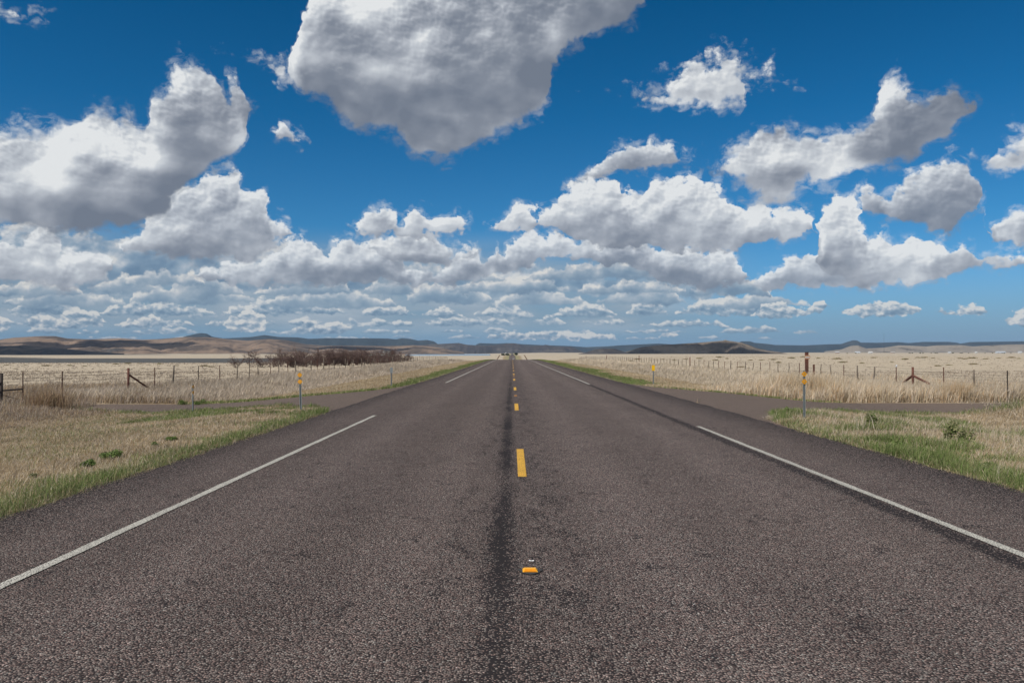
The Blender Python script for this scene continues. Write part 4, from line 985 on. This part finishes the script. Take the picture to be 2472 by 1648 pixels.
# ================================================================ fences
m_rust = plain('rusty_steel', (0.155, 0.062, 0.042), 0.8, var=0.4, scale=6, col2=(0.09, 0.04, 0.03))
m_wood = plain('weathered_wood', (0.20, 0.165, 0.13), 0.95, var=0.4, scale=9)
m_dkpost = plain('dark_steel_post', (0.055, 0.042, 0.036), 0.7, var=0.4, scale=9)
m_wire = plain('fence_wire', (0.16, 0.14, 0.125), 0.6, 0.3)
def post_mesh(kind, seed, h):
    r = np.random.default_rng(seed); mb = MB()
    if kind == 'wood':
        lx, ly = r.normal(0, 0.05), r.normal(0, 0.05); rad = r.uniform(0.032, 0.05)
        pts = [(0, 0, -0.3)]
        for t in (0.35, 0.7, 1.0): pts.append((lx * t + r.normal(0, 0.012), ly * t + r.normal(0, 0.012), h * t))
        mb.tube(pts, [rad * 1.1, rad, rad * 0.95, rad * 0.8], 8)
    elif kind == 'tee':
        mb.box((0, 0.004, (h - 0.3) / 2), (0.045, 0.006, h + 0.3)); mb.box((0, -0.012, (h - 0.3) / 2), (0.006, 0.026, h + 0.3))
        for z in np.arange(0.1, h - 0.03, 0.11): mb.box((0, 0.010, z), (0.022, 0.006, 0.02))
    else:
        mb.tube([(0, 0, -0.3), (0, 0, h)], [0.055, 0.055], 10); mb.tube([(0, 0, h), (0, 0, h + 0.012)], [0.062, 0.05], 10)
    return mb.mesh('post', {'wood': m_wood, 'tee': m_rust if seed % 3 else m_dkpost, 'pipe': m_rust, 'darkpipe': m_dkpost}[kind], kind != 'tee')
def fence(label, x_of, spots, wires, net_until, lab_cat='fence'):
    x0, d0 = x_of(spots[0][0]), spots[0][0]
    root = empty('wire_fence', (x0, d0, zg1(x0, d0)), label=label, category=lab_cat)
    o0 = np.array(root.location)
    tops = []
    for i, (D, kind, h) in enumerate(spots[:99]):
        X = x_of(D); z = zg1(X, D)
        link('post', post_mesh(kind, i * 7 + 3, h), root, (X - o0[0], D - o0[1], z - o0[2]), (0, 0, random.uniform(-0.3, 0.3)))
        tops.append((X, D, z))
    for hz in wires:
        mb = MB(); pts = []
        for a, b in zip(tops[:-1], tops[1:]):
            for t in (0, 0.5): pts.append((a[0] + (b[0] - a[0]) * t - o0[0] + 0.05, a[1] + (b[1] - a[1]) * t - o0[1], a[2] + (b[2] - a[2]) * t + hz - (0.012 if t else 0) - o0[2]))
        pts.append((tops[-1][0] - o0[0] + 0.05, tops[-1][1] - o0[1], tops[-1][2] + hz - o0[2]))
        mb.tube(pts, 0.0042, 4, False); mb.build('wire', m_wire, root)
    net = MB(); dl = np.arange(spots[0][0], net_until, 0.30)
    for D in dl:
        X = x_of(D); z = zg1(X, D); net.tube([(X - o0[0] + 0.055, D - o0[1], z + 0.08 - o0[2]), (X - o0[0] + 0.055, D - o0[1], z + 0.84 - o0[2])], 0.0028, 3, False)
    for hz in (0.14, 0.28, 0.42, 0.56, 0.70, 0.84):
        net.tube([(x_of(D) - o0[0] + 0.055, D - o0[1], zg1(x_of(D), D) + hz - o0[2]) for D in dl], 0.0026, 3, False)
    net.build('wire_netting', m_wire, root)
    return root, o0
rf = np.random.default_rng(11)
xl = lambda D: -18.0
ls = [(29.6, 'darkpipe', 1.26), (30.9, 'tee', 1.30), (33.6, 'tee', 1.26), (39.4, 'pipe', 1.28), (42.3, 'tee', 1.24), (44.5, 'wood', 1.32), (48.2, 'tee', 1.24), (51.7, 'tee', 1.26)]
D = 55.0; i = 0
while D < 235 and len(ls) < 99:
    ls.append((D, 'wood' if i % 2 == 0 else 'tee', rf.uniform(1.18, 1.40))); D += rf.uniform(2.0, 3.1) * (1.0 + (D > 110) * 0.15); i += 1
lf, o0 = fence('rusty wire fence with mixed steel and wooden posts along the left side of the highway', xl, ls, (1.20, 1.06, 0.95), 56)
# brace of the gateway and the leaning strut two posts on
MB().tube([(0, 39.4 - o0[1], 0.98), (0.02, 42.1 - o0[1], 0.06)], 0.045, 8).build('brace', m_rust, lf)
MB().tube([(0.0, 29.6 - o0[1], 0.66), (0.0, 30.9 - o0[1], 0.66)], 0.026, 8).build('rail', m_dkpost, lf)
MB().tube([(0.0, 29.6 - o0[1], 0.52), (0.0, 30.9 - o0[1], 0.25)], 0.010, 6).build('brace', m_dkpost, lf)
MB().tube([(0.0, 29.6 - o0[1], 0.62), (0.0, 27.4 - o0[1], 0.64)], 0.026, 8).build('rail', m_dkpost, lf)
MB().tube([(0.0, 29.6 - o0[1], 0.95), (0.0, 27.6 - o0[1], 0.10)], 0.040, 8).build('brace', m_dkpost, lf)

xr = lambda D: 20.0
rs = [(33.9, 'tee', 1.28), (36.3, 'wood', 1.26), (38.9, 'tee', 1.30), (41.9, 'pipe', 1.28), (43.7, 'tee', 1.28), (46.5, 'wood', 1.22), (48.6, 'wood', 1.24), (50.6, 'tee', 1.26), (52.5, 'wood', 1.24), (54.4, 'wood', 1.24)]
D = 58.4; i = 0
while D < 250 and len(rs) < 99:
    big = i in (16, 32, 50, 70); rs.append((D, 'pipe' if big else ('wood' if rf.uniform() < 0.6 else 'tee'), rf.uniform(1.16, 1.30) + (0.25 if big else 0))); D += rf.uniform(1.9, 2.6) * (1 + (D > 100) * 0.1); i += 1
rfn, o1 = fence('wire fence with crooked thin posts along the right side of the highway', xr, rs, (1.20, 1.08, 0.96), 60)
for d2 in (38.9 - 0.4, 44.0): MB().tube([(0, 41.9 - o1[1], 0.86), (0.02, d2 - o1[1], 0.08 if d2 > 42 else 0.12)], 0.058, 8).build('brace', m_rust, rfn)
m_cap = plain('white_plastic', (0.80, 0.80, 0.80), 0.4, var=0.05)
mb = MB(); mb.tube([(0, 0, 0), (0, 0, 0.05), (0.02, 0, 0.10), (0.05, 0, 0.11)], [0.035, 0.055, 0.05, 0.02], 12)
mb.build('insulator_cap', m_cap, rfn, (20.0 - o1[0], 43.7 - o1[1], 1.27 + zg1(20, 43.7) - o1[2]), smooth=True)

# tall brown post with its little board, and the stub beside it
X, D = 20.15, 57.4; z = zg1(X, D)
e = empty('sign_post', (X, D, z), label='tall rusty square post with a small tan and white board near its top', category='post')
MB().box((0, 0, 0.90), (0.19, 0.19, 2.25)).build('post', m_rust, e); MB().box((0, 0, 2.04), (0.205, 0.205, 0.03)).build('cap', m_dkpost, e)
m_board = plain('tan_board', (0.50, 0.27, 0.15), 0.7, var=0.1); m_wht = plain('white_enamel', (0.72, 0.68, 0.64), 0.5, var=0.08); m_blk = plain('black_lettering', (0.03, 0.03, 0.03), 0.6)
bd = MB().box((0, 0, 0), (0.345, 0.012, 0.25)).build('board', m_board, e, (0.02, -0.105, 1.70))
MB().box((0, -0.0085, 0), (0.29, 0.004, 0.10)).build('band', m_wht, bd)
mb = MB()
for k in range(9): mb.box((-0.11 + k * 0.027, -0.0125, 0.0), (0.014, 0.003, 0.035))
mb.build('lettering', m_blk, bd)
X, D = 20.35, 56.6; e = empty('stub_post', (X, D, zg1(X, D)), label='shorter rusty post standing right beside the tall brown sign post', category='post')
MB().box((0, 0, 0.42), (0.10, 0.10, 1.55)).build('post', m_rust, e); MB().box((0, 0, 1.20), (0.11, 0.11, 0.02)).build('cap', m_dkpost, e)

# ================================================================ roadside markers
m_galv = plain('galvanised_steel', (0.30, 0.335, 0.34), 0.55, 0.35, var=0.2, scale=14)
m_amber, gg, b = new_mat('amber_sheeting', 0.45)
gg.put(b.inputs['Base Color'], gg.mix(gg.vor(gg.n.new('ShaderNodeTexCoord').outputs['Object'], 160.0), (0.80, 0.36, 0.012), (0.66, 0.28, 0.006)))
m_ylw, gg, b = new_mat('fluorescent_yellow', 0.4)
gg.put(b.inputs['Base Color'], gg.mix(gg.noise(gg.n.new('ShaderNodeTexCoord').outputs['Object'], 20.0, dims='3D'), (0.95, 0.56, 0.01), (0.88, 0.50, 0.008)))
m_alu = plain('bare_aluminium', (0.34, 0.37, 0.37), 0.5, 0.5, var=0.12)
m_bolt = plain('bolt_head', (0.75, 0.75, 0.72), 0.25, 0.6, var=0.1)
def uchannel(h, w=0.056):
    mb = MB(); prof = [(-w / 2, 0), (-w * 0.28, 0), (-w * 0.2, 0.022), (w * 0.2, 0.022), (w * 0.28, 0), (w / 2, 0)]; t = 0.004
    for (xa, ya), (xb, yb) in zip(prof[:-1], prof[1:]):
        L = math.hypot(xb - xa, yb - ya); mb.box(((xa + xb) / 2, (ya + yb) / 2, (h - 0.25) / 2), (L + 0.002, t, h + 0.25), math.atan2(yb - ya, xb - xa))
    for z in np.arange(0.06, h - 0.02, 0.05): mb.tube([(0, 0.0185, z), (0, 0.0175, z)], [0.006, 0.006], 6)
    return mb
def diamond(name_r='reflector'):
    s = 0.071; t = 0.003; p = [(0, -s), (s, 0), (0, s), (-s, 0)]
    c = []
    for i in range(4):                       # clipped corners
        a, bq = np.array(p[i]), np.array(p[(i + 1) % 4]); c += [a + (bq - a) * 0.10, a + (bq - a) * 0.90]
    n = 8; v = [(q[0], -t, q[1]) for q in c] + [(q[0], 0, q[1]) for q in c] + [(0, -t, 0), (0, 0, 0)]
    f = []
    for i in range(n):
        j = (i + 1) % n; f += [(i, j, 16), (j + 8, i + 8, 17)]
    mb = MB(); mb.poly(v, f); mb2 = [(i, i + 8, (i + 1) % n + 8, (i + 1) % n) for i in range(n)]
    mb.f += mb2
    return mb
def marker(X, D, h, rz, tilt, label, kind):
    e = empty('road_marker', (X, D, zg1(X, D)), rz, label=label, category='road marker')
    e.rotation_euler = (tilt[1], tilt[0], rz)
    uchannel(h).build('post', m_galv, e)
    if kind == 'diamonds':
        for zc in (h - 0.085, h - 0.265):
            pl = diamond().build('sign_plate', m_amber, e, (0, -0.006, zc))
            MB().tube([(0, -0.003, 0), (0, -0.009, 0)], [0.011, 0.007], 10).build('bolt', m_bolt, pl)
    elif kind == 'plate':
        mb = MB().box((0, 0, 0), (0.150, 0.004, 0.26)); mb.box((0, 0, 0.1345), (0.132, 0.0036, 0.011)); mb.box((0, 0, -0.1345), (0.132, 0.0036, 0.011))
        mb.build('sign_plate', m_ylw, e, (0, -0.006, h - 0.13))
        for zz in (0.09, -0.09): MB().tube([(0, 0, 0), (0, -0.004, 0)], [0.007, 0.005], 8).build('bolt', m_bolt, e, (0, -0.008, h - 0.13 + zz))
    else:
        mb = MB().box((0, 0, 0), (0.120, 0.004, 0.25)); mb.box((0, 0, 0.130), (0.10, 0.0036, 0.012)); mb.build('sign_plate', m_alu, e, (0, -0.006, h - 0.12))
        for zz in (0.08, -0.08): MB().tube([(0, 0, 0), (0, -0.004, 0)], [0.006, 0.004], 8).build('bolt', m_bolt, e, (0, -0.008, h - 0.12 + zz))
    return e
marker(at(1941, 19.9), 19.9, 1.18, R(4), (0.0, 0), 'grey steel post with two amber diamonds on the tip of the right verge', 'diamonds')
marker(at(727, 22.8), 22.8, 1.08, R(-8), (-0.035, 0), 'leaning grey steel post with two amber diamonds on the tip of the left verge', 'diamonds')
marker(at(467, 26.0), 26.0, 0.90, R(80), (0.01, -0.02), 'short marker post seen edge-on beside the left side road', 'diamonds')
marker(at(1577, 42.0), 42.0, 0.97, R(2), (0, 0), 'grey post with a bright yellow rectangular plate on the far right shoulder', 'plate')
marker(at(945, 39.3), 39.3, 0.89, R(3), (0, 0), 'grey post with a bare metal plate on the far left shoulder', 'back')

# raised pavement markers
m_lens = plain('amber_lens', (0.78, 0.27, 0.008), 0.35, var=0.15, scale=90); m_body = plain('amber_body', (0.90, 0.42, 0.02), 0.4, var=0.12, scale=40)
m_pad = plain('bitumen_pad', (0.055, 0.054, 0.054), 0.9, var=0.3, scale=60)
def reflector(X, D, label):
    z = float(base_z(np.array([X]), np.array([D]))[0]) + 0.036
    e = empty('road_stud', (X, D, z), 0.0, label=label, category='road stud', group='amber studs along the centre line')
    a, bq, c_, d_, h = 0.054, 0.040, 0.050, 0.018, 0.019
    v = [(-a, -c_, 0.003), (a, -c_, 0.003), (a, c_, 0.003), (-a, c_, 0.003), (-bq, -d_, h), (bq, -d_, h), (bq, d_, h), (-bq, d_, h)]
    MB().poly(v, [(3, 2, 1, 0), (4, 5, 6, 7), (0, 1, 5, 4), (1, 2, 6, 5), (2, 3, 7, 6), (3, 0, 4, 7)]).build('body', m_body, e)
    sl = [(-a * 0.84, -c_ + 0.0015, 0.0065), (a * 0.84, -c_ + 0.0015, 0.0065), (bq * 0.90, -d_ - 0.003, h - 0.0005), (-bq * 0.90, -d_ - 0.003, h - 0.0005)]
    sl = [(p[0], p[1] - 0.0018, p[2] + 0.001) for p in sl]
    MB().poly(sl, [(0, 1, 2, 3)]).build('lens', m_lens, e)
    th = np.linspace(0, 2 * np.pi, 25)[:-1]; rr_ = 0.085 * (1 + 0.12 * np.sin(th * 3) + 0.06 * np.sin(th * 7))
    v = [(0, 0, 0.0025)] + [(q * math.cos(t), q * math.sin(t) * 1.1, 0.0015) for q, t in zip(rr_, th)]
    MB().poly(v, [(0, i + 1, (i + 1) % 24 + 1) for i in range(24)]).build('pad', m_pad, e)
for k, lab in enumerate(['amber road stud nearest the camera, on its black pad', 'second amber road stud, between the second and third yellow dashes', 'third amber road stud along the centre line, tiny in the distance']):
    reflector(0.13, 6.05 + 24.4 * k, lab)
# splinter of white reflector lying behind the nearest stud
MB().poly([(-0.017, 0, 0.003), (0.018, -0.003, 0.003), (0.021, 0.010, 0.008), (0.0, 0.004, 0.005), (-0.018, 0.012, 0.009)], [(0, 1, 2, 3), (0, 3, 4)]).build('plastic_chip', m_cap, None, (0.145, 6.33, 0.034), label='small white plastic splinter on the asphalt just beyond the nearest stud', category='litter')

# ================================================================ far things
m_white = plain('white_car_paint', (0.62, 0.64, 0.66), 0.3, var=0.05); m_dark = plain('dark_car_paint', (0.03, 0.032, 0.036), 0.3, var=0.1)
m_glass = plain('tinted_glass', (0.02, 0.022, 0.025), 0.08, var=0.1); m_tyre = plain('tyre_rubber', (0.025, 0.025, 0.025), 0.9, var=0.1); m_red = plain('tail_lamp', (0.35, 0.01, 0.01), 0.3, var=0.1)
def vehicle(name, X, D, paint_, label):
    e = empty(name, (X, D, zg1(X, D) + 0.09), label=label, category='car')
    L, W, H = 4.7, 1.85, 1.75
    prof = [(-L / 2, 0.35), (-L / 2, 0.95), (-L / 2 + 0.25, 1.02), (-L / 2 + 0.55, H), (L / 2 - 1.9, H), (L / 2 - 1.2, 1.08), (L / 2 - 0.1, 0.92), (L / 2, 0.40)]
    n = len(prof); v = []
    for s in (-1, 1):
        for (y, z) in prof: v.append((s * W / 2 * (0.86 if z > 1.3 else 1.0), y, z))
    f = [(i, i + n, (i + 1) % n + n, (i + 1) % n) for i in range(n)]
    mb = MB().poly(v, f); b0 = 0
    for s in (0, n): mb.f += [tuple(s + q for q in t) + (-1,) for t in ([(0, 1, 2), (0, 2, 5), (2, 3, 4), (2, 4, 5), (0, 5, 6), (0, 6, 7)])]
    mb.build('body', paint_, e)
    MB().poly([(-0.72, -L / 2 + 0.22, 1.08), (0.72, -L / 2 + 0.22, 1.08), (0.66, -L / 2 + 0.46, H - 0.12), (-0.66, -L / 2 + 0.46, H - 0.12)], [(0, 1, 2, 3)]).build('rear_window', m_glass, e)
    for s in (-1, 1):
        MB().box((s * 0.80, -L / 2 - 0.012, 0.85), (0.18, 0.03, 0.18)).build('tail_lamp', m_red, e)
        for y in (-1.4, 1.45): MB().tube([(s * 0.72, y, 0.33), (s * 0.94, y, 0.33)], 0.34, 16).build('wheel', m_tyre, e)
vehicle('car', 1.75, 1345, m_white, 'light coloured car far down the road in the right lane')
vehicle('car', 1.9, 1570, m_dark, 'dark car at the top of the far rise ahead of the light one')

m_silo = plain('grey_silo_steel', (0.27, 0.29, 0.28), 0.7, 0.0, var=0.25, scale=0.6); m_roofd = plain('dark_silo_roof', (0.09, 0.09, 0.085), 0.6, var=0.2)
def silo(px, D, w, h, z, label):
    X = at(px, D); e = empty('silo', (X, D, z), label=label, category='silo', group='pair of grey silos')
    mb = MB().tube([(0, 0, -4), (0, 0, h)], w / 2, 24)
    for k in range(6): mb.tube([(0, 0, h * (k + 0.5) / 6 - 0.05), (0, 0, h * (k + 0.5) / 6 + 0.05)], w / 2 + 0.06, 24)
    mb.build('shell', m_silo, e)
    MB().tube([(0, 0, h), (0, 0, h + 1.0), (0, 0, h + 1.25)], [w / 2 + 0.15, 0.5, 0.35], 24).build('roof', m_roofd, e)
zs = zg1(at(935, 1560), 1560)
silo(928.8, 1560, 6.9, 4.6 - zs, zs, 'left one of the two grey silos behind the thicket')
silo(940.0, 1560, 7.3, 4.8 - zs, zs, 'right one of the two grey silos behind the thicket')
m_gh = plain('pale_green_sheeting', (0.36, 0.42, 0.37), 0.5, var=0.25, scale=0.3); m_open = plain('dark_opening', (0.03, 0.03, 0.03), 0.9)
X = at(922, 1500); zb = zg1(X, 1500)
e = empty('greenhouse', (X, 1500, zb), label='long pale green greenhouse at the foot of the two silos', category='building')
mb = MB(); mb.box((0, 0, 1.2), (42, 12, 2.6)); mb.build('wall', m_gh, e)
rp = [(-21.3, -6.3, 2.5), (21.3, -6.3, 2.5), (21.3, 0, 4.6), (-21.3, 0, 4.6), (21.3, 6.3, 2.5), (-21.3, 6.3, 2.5)]
MB().poly(rp, [(0, 1, 2, 3), (3, 2, 4, 5), (1, 4, 2), (0, 3, 5)]).build('roof', m_gh, e)
for xx in (-14, -3, 8): MB().box((xx, -6.03, 1.1), (2.6, 0.06, 2.2)).build('door', m_open, e)
m_wht2 = plain('white_wall', (0.62, 0.62, 0.60), 0.7, var=0.1); m_roof2 = plain('pale_metal_roof', (0.50, 0.54, 0.58), 0.4, var=0.1); m_tanw = plain('tan_wall', (0.45, 0.33, 0.26), 0.8)
def house(px, D, w, dp, h, rise, wall, roof, label, cat='building', name='farm_building', lift=0.0):
    X = at(px, D); e = empty(name, (X, D, zg1(X, D) + lift), label=label, category=cat)
    MB().box((0, 0, h / 2 - 1.0), (w, dp, h + 2.0)).build('wall', wall, e)
    o = 0.3
    MB().poly([(-w / 2 - o, -dp / 2 - o, h), (w / 2 + o, -dp / 2 - o, h), (w / 2 + o, 0, h + rise), (-w / 2 - o, 0, h + rise), (w / 2 + o, dp / 2 + o, h), (-w / 2 - o, dp / 2 + o, h)], [(0, 1, 2, 3), (3, 2, 4, 5), (1, 4, 2), (0, 3, 5)]).build('roof', roof, e)
    MB().box((w * 0.1, -dp / 2 - 0.03, 1.1), (w * 0.14, 0.06, 2.2)).build('door', m_open, e)
    for q in (-0.3, 0.34): MB().box((w * q, -dp / 2 - 0.03, 1.6), (w * 0.13, 0.06, 1.1)).build('window', m_open, e)
house(2021, 4200, 20, 10, 5, 3, m_tanw, m_roof2, 'tan farm building far out on the right plain, leftmost of the row')
house(2070, 4100, 24, 12, 5, 4, m_wht2, m_roof2, 'white farm building with a blue-grey roof below the small pale butte')
house(2101, 4000, 18, 10, 6, 3, m_wht2, m_wht2, 'small white farm building right of the pale butte')
house(2155, 4300, 22, 10, 4, 2, m_tanw, m_wht2, 'low faint shed in the middle of the far right plain')
house(2292, 3800, 12, 8, 5, 3, m_wht2, m_roof2, 'small white house far out below the far ridge on the right')
house(2356, 3900, 9, 8, 5, 3, m_wht2, m_wht2, 'tiny white house second from the right edge on the far plain')
house(2415, 4300, 46, 14, 6, 4, m_roof2, m_roof2, 'long pale blue-grey shed near the right edge on the far plain')
house(2462, 4100, 16, 10, 7, 3, m_wht2, m_roof2, 'white building at the right edge of the far plain')
# white tank beyond the rise
X, D = at(1221.5, 2600), 2600; e = empty('water_tank', (X, D, zg1(X, D)), label='small white water tank on legs left of the road beyond the rise', category='tank')
MB().tube([(0, 0, 4.5), (0, 0, 5.2), (0, 0, 9.0), (0, 0, 10.0)], [0.8, 1.8, 1.8, 0.4], 20).build('tank', m_wht2, e)
for a in range(4): MB().tube([(math.cos(a * 1.571) * 2.0, math.sin(a * 1.571) * 2.0, -1), (math.cos(a * 1.571) * 1.3, math.sin(a * 1.571) * 1.3, 5.4)], 0.14, 6).build('leg', m_wht2, e)
# radio mast on the right
X, D = at(2134, 6400), 6400; e = empty('radio_mast', (X, D, zg1(X, D)), label='thin radio mast rising above the far ridge on the right', category='mast')
mb = MB()
for a in range(3): mb.tube([(math.cos(a * 2.094) * 0.75, math.sin(a * 2.094) * 0.75, -3), (math.cos(a * 2.094) * 0.6, math.sin(a * 2.094) * 0.6, 150)], 0.16, 5)
for z in np.arange(0, 150, 5): 
    for a in range(3):
        b2 = (a + 1) % 3; mb.tube([(math.cos(a * 2.094) * 0.7, math.sin(a * 2.094) * 0.7, z), (math.cos(b2 * 2.094) * 0.7, math.sin(b2 * 2.094) * 0.7, z + 5)], 0.10, 4)
mb.build('lattice', m_dkpost, e); MB().tube([(0, 0, 150), (0, 0, 158)], 0.12, 6).build('antenna', m_dkpost, e)
# dark trees strung along the edge of the far plain
m_ = [clump_mesh('plain_tree', 5, 5, 500, 0.7, dict(green=1, brown=1), 400 + i, 6) for i in range(3)]
for i, px in enumerate([2045, 2066, 2196, 2202, 2221, 2228, 2248, 2258, 2262, 2300, 2318, 2322, 2338, 2378, 2396, 2424, 2440]):
    D = 3700 + (i * 137) % 500; put('plain_tree', m_[i % 3], at(px, D), D, 'small dark tree on the far edge of the right plain among the farm buildings', 'tree', 'dark trees along the far right plain', i, (r_.uniform(.7, 1.3),) * 2 + (r_.uniform(.6, 1.1),))
